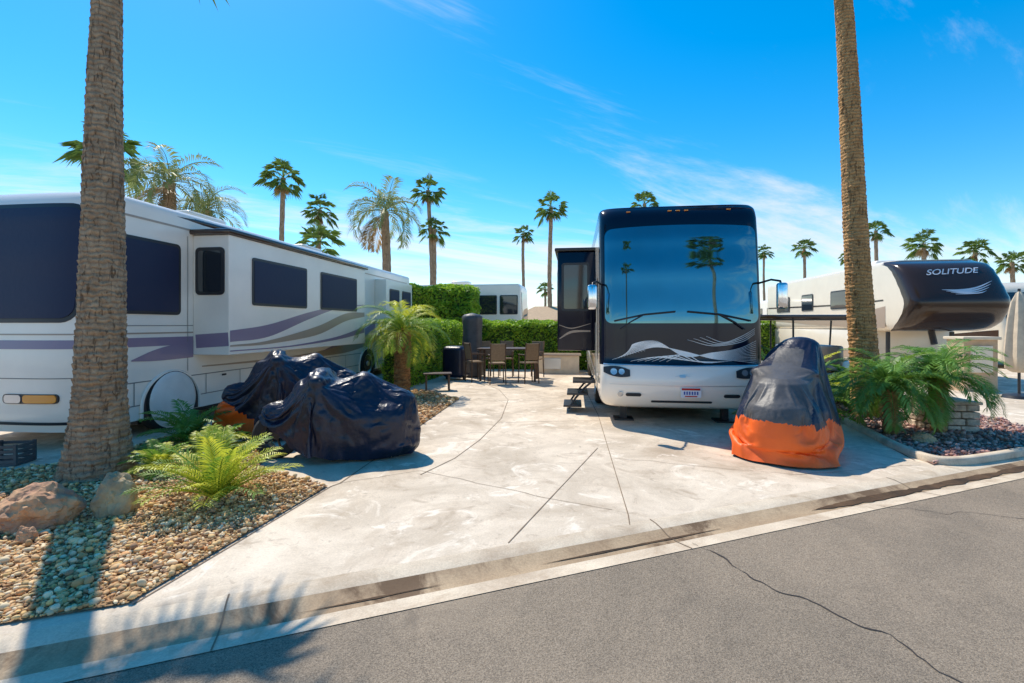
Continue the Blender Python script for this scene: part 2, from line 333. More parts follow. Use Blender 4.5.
covered_bike("motorcycle under wrinkled black nylon cover on concrete",(-2.28,6.42,0),R(-82),2.15,pa,1.3,lambda x,y,z:0,['bikecover'],shA,crump=1.3)
shB=[((a,b,c*1.16),(r,s_,t*1.16)) if c>.4 else ((a,b,c),(r,s_,t)) for (a,b,c),(r,s_,t) in shA]
pb=[(a,b*1.17,c*1.08,min(d,.15)) for a,b,c,d in pa]
covered_bike("motorcycle under black cover with orange lower corner",(-3.48,7.70,0),R(-68),2.15,pb,7.7,lambda x,y,z:1 if (y<-.60 and z<.62-.7*(y+1.0)) else 0,['bikecover','orange'],shB,crump=1.3)
shC=[((0,-.60,.34),(.36,.36,.34)),((0,.60,.36),(.36,.36,.36)),((0,-.62,.62),(.34,.28,.20)),((0,0,.5),(.44,.6,.38)),((0,-.25,.90),(.34,.40,.17)),((0,.35,.98),(.36,.46,.20)),
  ((0,.02,1.08),(.40,.16,.08)),((.06,.62,1.22),(.34,.26,.22)),((.14,.64,1.42),(.24,.17,.13)),((-.42,.2,.45),(.14,.45,.36)),((.42,.2,.45),(.14,.45,.36)),((-.34,-.45,.40),(.16,.30,.34)),((.34,-.45,.40),(.16,.30,.34)),((0,-.78,.45),(.26,.16,.32))]
pr=[(0,.80,.10,.03),(.02,.88,.36,.03),(.08,.98,.50,.03),(.22,1.12,.58,.03),(.34,1.17,.60,.03),(.5,1.28,.60,.03),(.66,1.42,.60,.03),(.78,1.60,.57,.03),(.90,1.58,.50,.03),(.98,1.36,.34,.03),(1,1.2,.1,.03)]
rb=covered_bike("motorcycle under black and orange cover beside the motorhome",(3.80,6.72,0),R(-36),2.0,pr,3.1,lambda x,y,z:1 if z<.66-.45*max(0,y+.2) or (y<-.80 and z<.74) else (2 if (z>.70 and y<-.02 and -.42<x<.42) or (z>.70 and abs(x)<.18 and y<.4) else 0),['bikecover','orange','bikegrey'],shC,frames=28,wheels=False,crump=.35,bend=1.2)
# ------------------------------------------------------------ ground
TS=Vector((0.9317,0.3634,0)); TN=Vector((-0.3634,0.9317,0)); O0=Vector((0,3.83,0))
def st(s_,v_,z=0): p=O0+TS*s_+TN*v_; return (p.x,p.y,z)
mb=MB(); mb.add([(-900,-900,-0.12),(900,-900,-0.12),(900,900,-0.12),(-900,900,-0.12)],[(0,1,2,3)])
tag(mb.build("ground",['desert']),"flat sandy desert ground around the lots","ground",kind="structure")
ZR=-.035
mb=MB(); mb.add([st(-80,-14,ZR),st(120,-14,ZR),st(120,-0.5,ZR),st(-80,-0.5,ZR)],[(0,1,2,3)])
def ribbon(mb,pts,wd,z,mi,jit=0.0,seg=0.12,wvar=0.0,conv=None):
    P=[Vector((a,b,0)) for a,b in pts]; Q=[]
    for a,b in zip(P[:-1],P[1:]):
        n=max(1,int((b-a).length/seg))
        for i in range(n): Q.append(a.lerp(b,i/n))
    Q.append(P[-1]); k=len(Q); vs=[]
    for i,q in enumerate(Q):
        t=(Q[min(i+1,k-1)]-Q[max(i-1,0)]).normalized(); nrm=Vector((-t.y,t.x,0))
        q=q+nrm*jit*(noise.noise(q*3.1)+0.5*noise.noise(q*11))
        ww=wd*(1+wvar*noise.noise(q*9))/2
        vs+= [(q.x-nrm.x*ww,q.y-nrm.y*ww,z),(q.x+nrm.x*ww,q.y+nrm.y*ww,z)]
    mb.add(vs,[(2*i,2*i+2,2*i+3,2*i+1) for i in range(k-1)],mi)
ribbon(mb,[(1.48,3.93),(1.75,3.3),(2.15,2.75),(2.3,2.2),(2.9,1.2)],0.010,ZR+.004,1,jit=0.07,wvar=1.4,seg=.04)
ribbon(mb,[(3.6,4.7),(5.2,4.3),(8.5,4.6)],0.005,ZR+.004,1,jit=0.12,wvar=1.4,seg=.05)
tag(mb.build("road",['asphalt','crack']),"grey worn asphalt street with long cracks","road",kind="structure")
prof=[(0.0,0.003,0),(-0.08,-0.001,0),(-0.16,-0.018,0),(-0.24,-0.046,1),(-0.36,-0.050,0),(-0.53,-0.030,0)]
mb=MB(); ss=[-60+i*2.0 for i in range(80)]; vs=[]
for a in ss:
    for v_,z,_ in prof: vs.append(st(a,v_,z))
k=len(prof); fs=[];mi=[]
for i in range(len(ss)-1):
    for j in range(k-1): fs.append((i*k+j,i*k+j+1,(i+1)*k+j+1,(i+1)*k+j)); mi.append(1 if j in(2,3) else 0)
mb.add(vs,fs,mi)
for a in [-12,-8.7,-5.2,-1.97,1.33,4.6,7.9,11]:
    vs=[]
    for v_,z,_ in prof: vs+=[st(a-0.005,v_,z+.004),st(a+0.005,v_,z+.004)]
    mb.add(vs,[(2*i,2*i+1,2*i+3,2*i+2) for i in range(k-1)],2)
def blotch(s0,s1,vc,wd,mi,z):
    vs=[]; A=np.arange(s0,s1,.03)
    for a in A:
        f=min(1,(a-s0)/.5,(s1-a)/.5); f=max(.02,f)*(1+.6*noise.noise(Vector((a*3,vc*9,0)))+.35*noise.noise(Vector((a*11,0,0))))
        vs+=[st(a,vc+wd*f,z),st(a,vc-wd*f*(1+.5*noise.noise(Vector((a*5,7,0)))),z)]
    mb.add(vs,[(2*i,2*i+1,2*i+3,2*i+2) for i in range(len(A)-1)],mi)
blotch(3.0,9.5,-.295,.055,3,-.0425); blotch(.1,1.9,-.295,.014,3,-.0435); blotch(-1.6,-.6,-.30,.010,3,-.0435)  # irregular dark brown strips just above the gutter, longest at the right
tag(mb.build("kerb",['curb','gutter','joint','gutterdark'],smooth=50),"rolled concrete kerb and stained gutter along the street","kerb",kind="structure")
mb=MB(); mb.add([st(-60,0,0),st(100,0,0),st(100,30,0),st(-60,30,0)],[(0,1,2,3)])
J=[([(1.67,9.3),(1.07,4.42),(1.03,4.2)],.009,0.0),([(1.22,6.83),(-.03,3.85)],.010,0.0),([(-1.9,5.3),(-1.1,5.79),(.33,4.85),(.95,4.55)],.006,.04),
   ([(1.67,9.3),(1.9,12),(2.4,16)],.012,0),([(-1.07,5.6),(-.75,6.3),(-.49,7.3),(-.2,9.0),(-.09,11.2),(-.35,13),(-.9,14.5)],.011,0),
   ([(1.6,8.8),(-.25,8.6)],.012,0),([(-.09,11.2),(1.85,11.0)],.012,0),([(-.6,14),(3,13.6)],.012,0),
   ([(-2.37,3.0),(-1.96,5.2),(-1.9,5.3),(-1.65,7.4)],.015,0),([(5.2,6.2),(5.9,8.5)],.02,0),([(1.35,6.3),(3.3,5.6),(5.1,6.0)],.006,.05)]
for pts,wd,jt in J: ribbon(mb,pts,wd,0.004,1,jit=jt,wvar=.5)
tag(mb.build("driveway",['concrete','joint']),"pale stained concrete driveway with control joints","driveway",kind="structure")
def inpoly(x,y,P):
    c=False; j=len(P)-1
    for i in range(len(P)):
        if ((P[i][1]>y)!=(P[j][1]>y)) and (x<(P[j][0]-P[i][0])*(y-P[i][1])/(P[j][1]-P[i][1]+1e-12)+P[i][0]): c=not c
        j=i
    return c
def ico(sub):
    bm=bmesh.new(); bmesh.ops.create_icosphere(bm,subdivisions=sub,radius=1); bm.verts.index_update()
    v=np.array([q.co[:] for q in bm.verts]); f=np.array([[q.index for q in ff.verts] for ff in bm.faces]); bm.free(); return v,f
def gravel(name,label,poly,soil,spacing,rmin,rmax,pal,sub=2,clip=None,zbase=0.0,bed=True):
    P=poly
    if bed:
        mb=MB(); mb.add([(x,y,0.014+zbase) for x,y in P],[tuple(range(len(P)))])
        o=mb.build(name+"_bed",[soil]); tag(o,label+" soil bed","gravel bed",kind="structure")
    bx=[p[0] for p in P]; by=[p[1] for p in P]; pts=[]
    x=min(bx)
    while x<max(bx):
        y=min(by)
        while y<max(by):
            a=x+random.uniform(-.5,.5)*spacing; b=y+random.uniform(-.5,.5)*spacing
            if inpoly(a,b,P) and (clip is None or clip(a,b)): pts.append((a,b))
            y+=spacing
        x+=spacing
    n=len(pts); bv,bf=ico(sub); nv=len(bv)
    c=np.array(pts); r=rng.uniform(rmin,rmax,n)*(0.55+1.0*rng.random(n)**2.5)
    sc=np.stack([r*rng.uniform(.8,1.4,n),r*rng.uniform(.7,1.0,n),r*rng.uniform(.45,.8,n)],1)
    V=bv[None]*sc[:,None,:]
    V=V*(1+0.22*np.sin(bv[None,:,0]*rng.uniform(1,4,(n,1))+rng.uniform(0,6,(n,1)))[:,:,None])
    tx=rng.normal(0,.45,n); cx,sx=np.cos(tx),np.sin(tx); Y=V[:,:,1]*cx[:,None]-V[:,:,2]*sx[:,None]; Z=V[:,:,1]*sx[:,None]+V[:,:,2]*cx[:,None]
    tz=rng.uniform(0,6.28,n); cz,sz=np.cos(tz),np.sin(tz); X=V[:,:,0]*cz[:,None]-Y*sz[:,None]; Y2=V[:,:,0]*sz[:,None]+Y*cz[:,None]
    zc=0.014+zbase+sc[:,2]*rng.uniform(.3,1.7,n)
    V=np.stack([X+c[:,0:1],Y2+c[:,1:2],Z+zc[:,None]],2).reshape(-1,3)
    F=(bf[None]+(np.arange(n)*nv)[:,None,None]).reshape(-1,3)
    me=bpy.data.meshes.new(name); me.vertices.add(len(V)); me.vertices.foreach_set('co',V.ravel()); me.loops.add(F.size); me.loops.foreach_set('vertex_index',F.ravel().astype(np.int32))
    me.polygons.add(len(F)); me.polygons.foreach_set('loop_start',np.arange(0,F.size,3,dtype=np.int32)); me.update(calc_edges=True)
    me.shade_smooth()
    ca=me.color_attributes.new('Col','FLOAT_COLOR','POINT'); pal=np.array(pal); ci=rng.integers(0,len(pal),n); cc=pal[ci]*rng.uniform(.7,1.25,(n,1))
    C=np.concatenate([np.repeat(cc,nv,0),np.ones((n*nv,1))],1); ca.data.foreach_set('color',C.ravel())
    me.materials.append(M['pebble']); o=bpy.data.objects.new(name,me); COL.objects.link(o); tag(o,label,"gravel",kind="stuff")
palA=[(.72,.44,.20),(.78,.54,.28),(.56,.32,.14),(.82,.62,.37),(.70,.34,.13),(.38,.21,.11),(.86,.67,.43),(.72,.46,.20),(.78,.47,.17),(.50,.28,.12)]
palC=[(.50,.26,.20),(.40,.20,.17),(.54,.35,.30),(.30,.16,.14),(.56,.40,.33)]
bedA=[(-9,.45),(-2.96,2.80),(-2.40,3.0),(-1.99,5.19),(-3.1,5.85),(-3.4,6.9),(-3.9,7.6),(-5.3,7.6),(-5.55,6.1),(-6.4,5.5),(-11,6.0)]
gravel("gravel","tan and brown river pebbles in the front planting bed",bedA,'soil',0.026,.0115,.021,palA,2,clip=lambda x,y: x/y>-1.16 and 1.9<y<=4.5)
gravel("gravel","tan and brown river pebbles at the back of the planting bed",bedA,'soil',0.034,.015,.025,palA,1,clip=lambda x,y: x/y>-1.16 and y>4.5,bed=False)
bedB=[(-1.68,7.5),(-1.25,11.3),(-2.2,12.6),(-4.2,13),(-3.9,9.5),(-2.6,8)]
gravel("gravel","tan river pebbles around the small date palm",bedB,'soil',0.06,.026,.04,palA,1)
bedC=[(5.25,5.98),(8.3,7.16),(8.9,8.6),(9.4,10.8),(7.0,11.5),(5.95,8.6)]
gravel("gravel","reddish mauve crushed gravel under the short palms",bedC,'soil2',0.05,.020,.032,palC,1)
mb=MB()
def edging(mb,pts,wd=.13,h=.11,mi=0):
    k=len(pts); vs=[]
    for i,p in enumerate(pts):
        a=Vector(pts[max(i-1,0)]); b=Vector(pts[min(i+1,k-1)]); t=(b-a).normalized(); n=Vector((-t.y,t.x))
        for off,z in ((-wd/2,0.0),(-wd/2,h*.8),(-wd*.3,h),(wd*.3,h),(wd/2,h*.8),(wd/2,0)):
            vs.append((p[0]+n.x*off,p[1]+n.y*off,z+.002))
    mb.add(vs,[(i*6+j,i*6+j+1,(i+1)*6+j+1,(i+1)*6+j) for i in range(k-1) for j in range(5)]+[(5,4,3,2,1,0),tuple((k-1)*6+j for j in range(6))],mi)
edging(mb,[tuple(p) for p in catmull([(5.95,8.6),(5.7,7.7),(5.42,6.75),(5.34,6.18),(5.55,6.03),(6.2,6.22),(7.2,6.6),(8.3,7.05)],6)],wd=.11,h=.09)
tag(mb.build("bed_kerb",['curb'],smooth=60),"raised concrete edging around the mauve gravel","kerb",kind="structure")
# ------------------------------------------------------------ shared body shape
def lerpf(tab):
    def f(z):
        if z<=tab[0][0]: return tab[0][1]
        for (a,b),(c,d) in zip(tab[:-1],tab[1:]):
            if z<=c:
                t=(z-a)/(c-a); t2=t*t*(3-2*t)*.5+t*.5; return b+(d-b)*t2
        return tab[-1][1]
    return f
class Cap:
    def __init__(s,W,D,n,ff,top,rr=.14,bot=0,rb=0): s.W=W;s.D=D;s.n=n;s.ff=ff;s.top=top;s.rr=rr;s.bot=bot;s.rb=rb
    def w(s,z):
        d=z-(s.top-s.rr); W=s.W
        if d>0: W-=s.rr*(1-math.sqrt(max(0,1-(d/s.rr)**2)))
        e=s.bot+s.rb-z
        if s.rb and e>0: W-=s.rb*.8*(1-math.sqrt(max(0,1-(min(e/s.rb,1))**2)))
        return W
    def y(s,x,z):
        q=min(abs(x)/s.w(z),.9999); return s.ff(z)+s.D*(1-(1-q**s.n)**(1/s.n))
    def body(s,mb,zs,L,mf,na=36):
        k=na+1+2; vs=[]
        for z in zs:
            wz=s.w(z)
            vs.append((-wz,L,z))
            for i in range(na+1):
                a=-math.pi/2+math.pi*i/na; sx=math.sin(a); x=wz*math.copysign(abs(sx)**(2/s.n),sx); y=s.ff(z)+s.D*(1-max(math.cos(a),0)**(2/s.n)); vs.append((x,y,z))
            vs.append((wz,L,z))
        fs=[];mi=[]
        for r in range(len(zs)-1):
            for j in range(k):
                j2=(j+1)%k; fs.append((r*k+j,r*k+j2,(r+1)*k+j2,(r+1)*k+j))
                ym=(vs[r*k+j][1]+vs[r*k+j2][1])/2; mi.append(mf((zs[r]+zs[r+1])/2,ym if j2 and 0<j<k-2 else L/2))
        fs.append(tuple((len(zs)-1)*k+j for j in range(k))); mi.append(mf(zs[-1],L/2))
        fs.append(tuple(range(k))[::-1]); mi.append(mf(zs[0],L/2))
        mb.add(vs,fs,mi)
    def patch(s,mb,hw,z0,z1,r,off,mi=0,nx=30,nz=20,xc=0,thick=True,bow=0.0):
        vs=[]
        for i in range(nz+1):
            z=z0+(z1-z0)*(0.5-0.5*math.cos(math.pi*i/nz)); d=max(0,r-(z-z0),r-(z1-z)); h=hw-(r-math.sqrt(max(0,r*r-d*d)) if d>0 else 0)
            for j in range(nx+1):
                x=xc-h+2*h*j/nx; z_=z+bow*(1-(x/hw)**2)*(i/nz); vs.append((x,s.y(x,z_)-off,z_))
        k=nx+1; fs=[(i*k+j,i*k+j+1,(i+1)*k+j+1,(i+1)*k+j) for i in range(nz) for j in range(nx)]
        if thick:
            b=list(range(k))+[i*k+nx for i in range(1,nz+1)]+[nz*k+j for j in range(nx-1,-1,-1)]+[i*k for i in range(nz-1,0,-1)]
            n0=len(vs)
            for q in b: vs.append((vs[q][0],vs[q][1]+off+.01,vs[q][2]))
            m=len(b); fs+=[(b[(i+1)%m],b[i],n0+i,n0+(i+1)%m) for i in range(m)]
        mb.add(vs,fs,mi)
    def rib(s,mb,pts,off,mi=0,n=24):
        P=catmull(pts,n); vs=[];k=len(P)
        for i,p in enumerate(P):
            a=P[max(i-1,0)];b=P[min(i+1,k-1)]; t=Vector((b[0]-a[0],b[1]-a[1])).normalized(); nn_=Vector((-t.y,t.x))*max(p[2],.003)/2
            for sg in(-1,1):
                x=p[0]+sg*nn_.x; z=p[1]+sg*nn_.y; vs.append((x,s.y(x,z)-off,z))
        mb.add(vs,[(2*i,2*i+1,2*i+3,2*i+2) for i in range(k-1)],mi)
def siderib(mb,pts,x,mi=0,n=10,flip=False):
    P=catmull(pts,n); vs=[];k=len(P)
    for i,p in enumerate(P):
        vs+=[(x,p[0],p[1]-p[2]/2),(x,p[0],p[1]+p[2]/2)]
    mb.add(vs,[(2*i,2*i+1,2*i+3,2*i+2) for i in range(k-1)],mi)
M['whitecover']=mat("white_vinyl_wheel_cover",(0.84,0.79,0.72),0.5,var=.06,vs=4,bump=.5,bs=6)
def wheel(par,x,y,r=.5,side=1,cover=False):
    mb=MB(); wd=.28
    c=(0,0,0)
    mb.lathe([(r*.62,-wd/2),(r*.95,-wd/2),(r,-wd/2+.04),(r,wd/2-.04),(r*.95,wd/2),(r*.62,wd/2),(r*.58,wd/2-.03)],c,'X',32,0)
    o=mb.build("wheel",['black'],par,(x,y,r),smooth=40)
    mb=MB(); s_=side
    if cover:
        mb.lathe([(.001,s_*(wd/2+.05)),(r*.35,s_*(wd/2+.045)),(r*.80,s_*(wd/2+.03)),(r*.93,s_*(wd/2+.005)),(r*.97,s_*(wd/2-.04))],c,'X',40,0)
        mb.build("wheel_cover",['whitecover'],o,smooth=50)
    else:
        mb.lathe([(.001,s_*(wd/2-.0)),(r*.16,s_*(wd/2-.0)),(r*.2,s_*(wd/2-.07)),(r*.5,s_*(wd/2-.08)),(r*.58,s_*(wd/2-.01)),(r*.63,s_*(wd/2+.004))],c,'X',28,0)
        for i in range(8):
            a=i*math.pi/4; mb.lathe([(.001,s_*(wd/2-.04)),(.02,s_*(wd/2-.045)),(.02,s_*(wd/2-.08))],(0,r*.3*math.cos(a),r*.3*math.sin(a)),'X',6,0)
        mb.build("rim",['alu'],o,smooth=40)
    return o
def well(mb,x,y,r,mi,side=1,lip=None):
    n=24; pts=[(x,y+r*math.cos(math.pi*i/n),r*.92*math.sin(math.pi*i/n)+.44) for i in range(n+1)]
    pts=[(x,y+r,.28)]+pts+[(x,y-r,.28)]
    mb.add(pts,[tuple(range(len(pts)))],mi)
    if lip is not None: mb.tube([(p[0],p[1],p[2]) for p in pts],.028,6,lip)
def sidewin(par,x,y0,y1,z0,z1,side,glass='glass',frame='plastic',r=.06,name="window",fw=.05):
    mb=MB(); U=(0,side,0); V=(0,0,1)
    mb.plate((x,(y0+y1)/2,(z0+z1)/2),U,V,y1-y0,z1-z0,r,.014*1,0)
    mb.plate((x+side*.0,(y0+y1)/2,(z0+z1)/2),U,V,y1-y0-2*fw,z1-z0-2*fw,max(r-fw*.5,.015),.02,1)
    return mb.build(name,[frame,glass],par)
def frontwin(par,x0,x1,y,z0,z1,glass,frame,r=.06,fw=.05,name="window"):
    mb=MB(); U=(1,0,0);V=(0,0,1)
    c=((x0+x1)/2,y,(z0+z1)/2)
    mb.plate(c,U,V,x1-x0,z1-z0,r,.014,0); mb.plate(c,U,V,x1-x0-2*fw,z1-z0-2*fw,max(r-fw*.5,.015),.02,1)
    return mb.build(name,[frame,glass],par)
# ------------------------------------------------------------ right motorhome
rv=root("motorhome","white and navy motorhome with large dark windshield on concrete pad","motorhome",(2.87,8.11,0),LOT)
ff=lerpf([(.28,.30),(.36,.12),(.48,.02),(.62,-.05),(.80,-.06),(1.0,-.02),(1.12,.03),(1.3,.04),(1.8,.05),(2.6,.12),(3.2,.19),(3.6,.25),(3.74,.31),(3.88,.45)])
cp=Cap(1.355,.40,5.0,ff,3.88,.08,.30,.22)
zs=[.30,.33,.37,.42,.48,.55,.65,.75,.84,.92,1.0,1.06,1.11,1.2,1.35,1.5,1.65,1.8,2,2.2,2.4,2.6,2.8,3,3.2,3.35,3.5,3.62,3.72,3.79,3.82,3.85,3.87]
mb=MB()
cp.body(mb,zs,12.2,lambda z,y: (0 if z<1.06 else (1 if y<.9 or z>3.5 else 0)),na=44)
for sx in(-1,1):
    siderib(mb,[(.9,1.9,1.6),(2.0,1.7,1.3),(4,1.5,.8),(7,1.4,.35),(11,1.7,.1)],sx*1.3605,2)
    siderib(mb,[(.8,.8,.05),(3,.75,.08),(7,.95,.12),(12,1.3,.3)],sx*1.3625,3)
mb.build("body",['pearl','navy','brownpaint','silver'],rv,smooth=38)
mb=MB(); cp.patch(mb,1.27,1.78,3.44,.12,.012,0,nx=44,nz=28,bow=.05); mb.build("windshield",['mirrorglass'],rv,smooth=40)
mb=MB()
for i in range(12):
    d=i/11
    cp.rib(mb,[(-1.15+.05*i,1.15+.014*i,.003),(-.82,1.29+.013*i-.10*(d-.5)**2,.009),(-.42,1.375+.009*i,.013-.0008*i),(.05,1.30-.007*i,.011),(.5,1.23+.009*(i-5),.009),(.9,1.24+.018*(i-5),.007),(1.22,1.28+.034*(i-5),.003)],.008+.0010*i,0)
for i in range(6):
    cp.rib(mb,[(-.85+.12*i,1.13,.003),(-.45+.1*i,1.20+.011*i,.012),(-.05+.08*i,1.17-.01*i,.011),(.5+.06*i,1.11+.008*i,.003)],.022+.001*i,0)
for i in range(4):
    cp.rib(mb,[(.1+.1*i,1.50+.02*i,.003),(.5+.06*i,1.40+.02*i,.008),(.95,1.46+.03*i,.007),(1.2,1.60+.03*i,.003)],.009+.001*i,0)
mb.build("swoosh_graphic",['silver'],rv)
for sx in(-1,1):
    mb=MB()
    n=14; vs=[]
    for i in range(n+1):
        t=i/n; x=sx*(.86+.44*t); zc=.93+.05*t; hh=.025+.065*math.sin(math.pi*min(1,.15+.75*t))
        for sgn in(-1,1): z=zc+sgn*hh; vs.append((x,cp.y(x,z)-.022,z))
    mb.add(vs,[(2*i,2*i+1,2*i+3,2*i+2) if sx<0 else (2*i,2*i+2,2*i+3,2*i+1) for i in range(n)],0)
    h=mb.build("headlight",['plastic'],rv,smooth=40)
    for xc,rr in((1.0,.05),(1.13,.055)):
        mb=MB(); cp.patch(mb,rr,.955-rr,.955+rr,rr,.034,0,nx=10,nz=10,xc=sx*xc); mb.build("lens",['lamp'],h,smooth=40)
    mb=MB(); cp.patch(mb,.045,.52,.61,.045,.02,0,nx=8,nz=8,xc=sx*1.02); mb.build("fog_lamp",['lamp'],rv,smooth=40)
    mb=MB(); cp.patch(mb,.13,.53,.59,.03,.012,0,nx=8,nz=6,xc=sx*.80); mb.build("air_slot",['plastic'],rv)
mb=MB(); cp.patch(mb,.50,.42,.46,.02,.008,0,nx=16,nz=6); mb.build("lower_grille",['plastic'],rv)
mb=MB(); cp.rib(mb,[(-1.3,1.075,.02),(-.6,1.065,.016),(0,1.055,.016),(.6,1.065,.016),(1.3,1.075,.02)],.01,0); cp.rib(mb,[(-1.2,.74,.008),(0,.72,.008),(1.2,.74,.008)],.004,0); mb.build("chrome_trim",['alu'],rv)
mb=MB(); cp.patch(mb,.05,.865,.91,.02,.02,0,nx=8,nz=8)
cp.rib(mb,[(-.13,.885,.004),(0,.90,.010),(.13,.885,.004)],.026,0); mb.build("emblem",['alu'],rv)
mb=MB(); y0=cp.y(0.13,.6)-.03; mb.plate((.13,y0,.62),(1,0,0),(0,0,1),.33,.17,.02,.01,0)
mb.plate((.13,y0-.0105,.675),(1,0,0),(0,0,1),.30,.035,.005,.002,1)
for i in range(6): mb.plate((.13-.105+i*.042,y0-.0105,.61),(1,0,0),(0,0,1),.024,.055,.006,.002,2)
mb.plate((.13,y0-.0105,.557),(1,0,0),(0,0,1),.20,.018,.004,.002,1)
mb.build("licence_plate",['plate','red','blue'],rv)
for x in(-.85,-.14,0,.14,.85):
    mb=MB(); mb.box((x,cp.y(x,3.76)-.003,3.76),(.07,.03,.018),0,.006); mb.build("marker_light",['amber'],rv)
for sx in(-1,1):
    mb=MB(); mb.tube([(sx*1.02,cp.y(1.02,1.70)-.04,1.68),(sx*.85,cp.y(.85,1.78)-.05,1.80),(sx*.62,cp.y(.62,1.9)-.045,1.93)],.013,6)
    mb.tube([(sx*1.12,cp.y(1.12,1.82)-.035,1.82),(sx*.62,cp.y(.62,1.93)-.04,1.93),(sx*.10,cp.y(.1,1.96)-.035,1.98)],.016,6)
    mb.build("wiper",['plastic'],rv)
for sx in(-1,1):
    mb=MB(); mb.tube([(sx*1.31,.28,2.46),(sx*1.42,.0,2.50),(sx*1.49,-.18,2.46),(sx*1.50,-.20,2.38)],.018,8,0)
    mb.build("mirror_arm",['plastic'],rv,smooth=60)
    mb=MB(); mb.box((sx*1.50,-.22,2.22),(.16,.11,.42),0,.04,seg=3); mb.build("mirror",['chrome'],rv,smooth=60)
mb=MB(); mb.box((-1.76,3.9,2.27),(.82,3.6,2.15),0,.03); mb.build("slide_out",['navy'],rv,smooth=30)
mb=MB()
def flatrib(mb,pts,y,mi,n=12):
    P=catmull(pts,n);vs=[];k=len(P)
    for i,p in enumerate(P):
        a=P[max(i-1,0)];b=P[min(i+1,k-1)]; t=Vector((b[0]-a[0],b[1]-a[1])).normalized(); q=Vector((-t.y,t.x))*max(p[2],.003)/2
        vs+=[(p[0]-q.x,y,p[1]-q.y),(p[0]+q.x,y,p[1]+q.y)]
    mb.add(vs,[(2*i,2*i+1,2*i+3,2*i+2) for i in range(k-1)],mi)
flatrib(mb,[(-2.13,1.45,.02),(-1.86,1.60,.05),(-1.46,1.62,.03)],2.096,0); flatrib(mb,[(-2.13,1.75,.01),(-1.86,1.68,.02),(-1.46,1.78,.01)],2.094,0)
mb.build("slide_graphic",['taupe'],rv)
frontwin(rv,-2.08,-1.48,2.097,2.05,3.1,'glass','plastic')
sidewin(rv,-2.172,2.5,4.0,2.1,3.0,-1); sidewin(rv,-2.172,4.3,5.4,2.1,3.0,-1)
mb=MB(); mb.box((-1.78,3.9,3.39),(.9,3.7,.07),0,.02); mb.build("slide_awning",['plastic'],rv)
mb=MB(); mb.plate((-1.358,1.55,1.5),(0,-1,0),(0,0,1),.75,2.0,.06,.012,0); d_=mb.build("door",['cream'],rv)
mb=MB(); mb.plate((-1.371,1.55,2.1),(0,-1,0),(0,0,1),.5,.6,.06,.006,0); mb.build("door_window",['glass'],d_)
mb=MB(); mb.box((-1.61,1.55,.62),(.45,.75,.04),0,.008); mb.box((-1.74,1.55,.38),(.42,.75,.04),0,.008); mb.box((-1.84,1.55,.14),(.36,.75,.04),0,.008)
for yy in(1.2,1.9): mb.tube([(-1.40,yy,.68),(-1.61,yy,.5),(-1.78,yy,.30),(-1.92,yy,.08)],.022,6,0)
mb.build("entry_step",['plastic'],rv)
wheel(rv,-1.2,2.6,.5,-1); wheel(rv,1.2,2.6,.5,1); wheel(rv,-1.2,8.6,.5,-1); wheel(rv,1.2,8.6,.5,1)
for a in(-.9,.9):
    mb=MB(); mb.box((a,.75,.17),(.12,.12,.28),0); mb.box((a,.75,.015),(.35,.35,.03),0); mb.build("levelling_jack",['plastic'],rv)
mb=MB(); mb.box((0,6,.42),(1.9,10.5,.3),0); mb.build("chassis",['plastic'],rv)
# ------------------------------------------------------------ left motorhome
rl=root("motorhome","long white motorhome with mauve stripes and covered windows","motorhome",(-7.16,6.59,0),LOT)
ff=lerpf([(.25,.10),(.5,.0),(1.2,.0),(1.75,.05),(2.6,.12),(3.2,.18),(3.5,.24),(3.64,.34),(3.72,.6)])
cl=Cap(1.24,.42,4.0,ff,3.72,.11)
zs=[.27,.4,.55,.7,.85,1.0,1.2,1.4,1.6,1.8,2,2.2,2.4,2.6,2.8,3,3.2,3.35,3.5,3.58,3.63,3.67,3.70,3.715]
mb=MB(); cl.body(mb,zs,13.3,lambda z,y:0,na=44)
x=1.245
siderib(mb,[(.45,1.48,.14),(1.0,1.48,.14),(2.1,1.48,.14)],x,1)
siderib(mb,[(.45,1.62,.025),(1.2,1.62,.025),(2.1,1.62,.025)],x,2)
siderib(mb,[(.9,1.20,.02),(1.4,1.27,.20),(2.1,1.33,.30)],x+.003,1)
siderib(mb,[(2.3,1.0,.02),(4,.98,.05),(6,.98,.12),(8,1.1,.3),(10,1.5,.6),(13.25,2.2,.9)],x+.002,2)
siderib(mb,[(6.5,1.05,.02),(8.5,1.4,.16),(10.5,1.9,.28),(13.25,2.7,.4)],x+.004,1)
for z in(.50,.86): siderib(mb,[(.5,z,.016),(6,z,.016),(13,z,.016)],x+.001,4)
siderib(mb,[(.45,3.42,.035),(6,3.42,.035),(13,3.42,.035)],x+.001,2)
siderib(mb,[(.45,1.74,.012),(1,1.74,.012),(2.1,1.74,.012)],x+.001,4)
for yy in(.95,2.4,3.3,4.2,5.1,6.0,6.9,7.8): mb.add([(x+.001,yy-.007,.5),(x+.001,yy+.007,.5),(x+.001,yy+.007,.86),(x+.001,yy-.007,.86)],[(0,1,2,3)],4)
for yy in(2.85,3.75,4.65,5.55,6.45): mb.box((x+.008,yy,.80),(.015,.10,.035),3)
for yy in (1.98,): mb.add([(x+.001,yy-.006,.95),(x+.001,yy+.006,.95),(x+.001,yy+.006,3.3),(x+.001,yy-.006,3.3)],[(0,1,2,3)],4)
well(mb,x+.006,1.65,.58,3,lip=0); well(mb,x+.006,9.3,.60,3,lip=0)
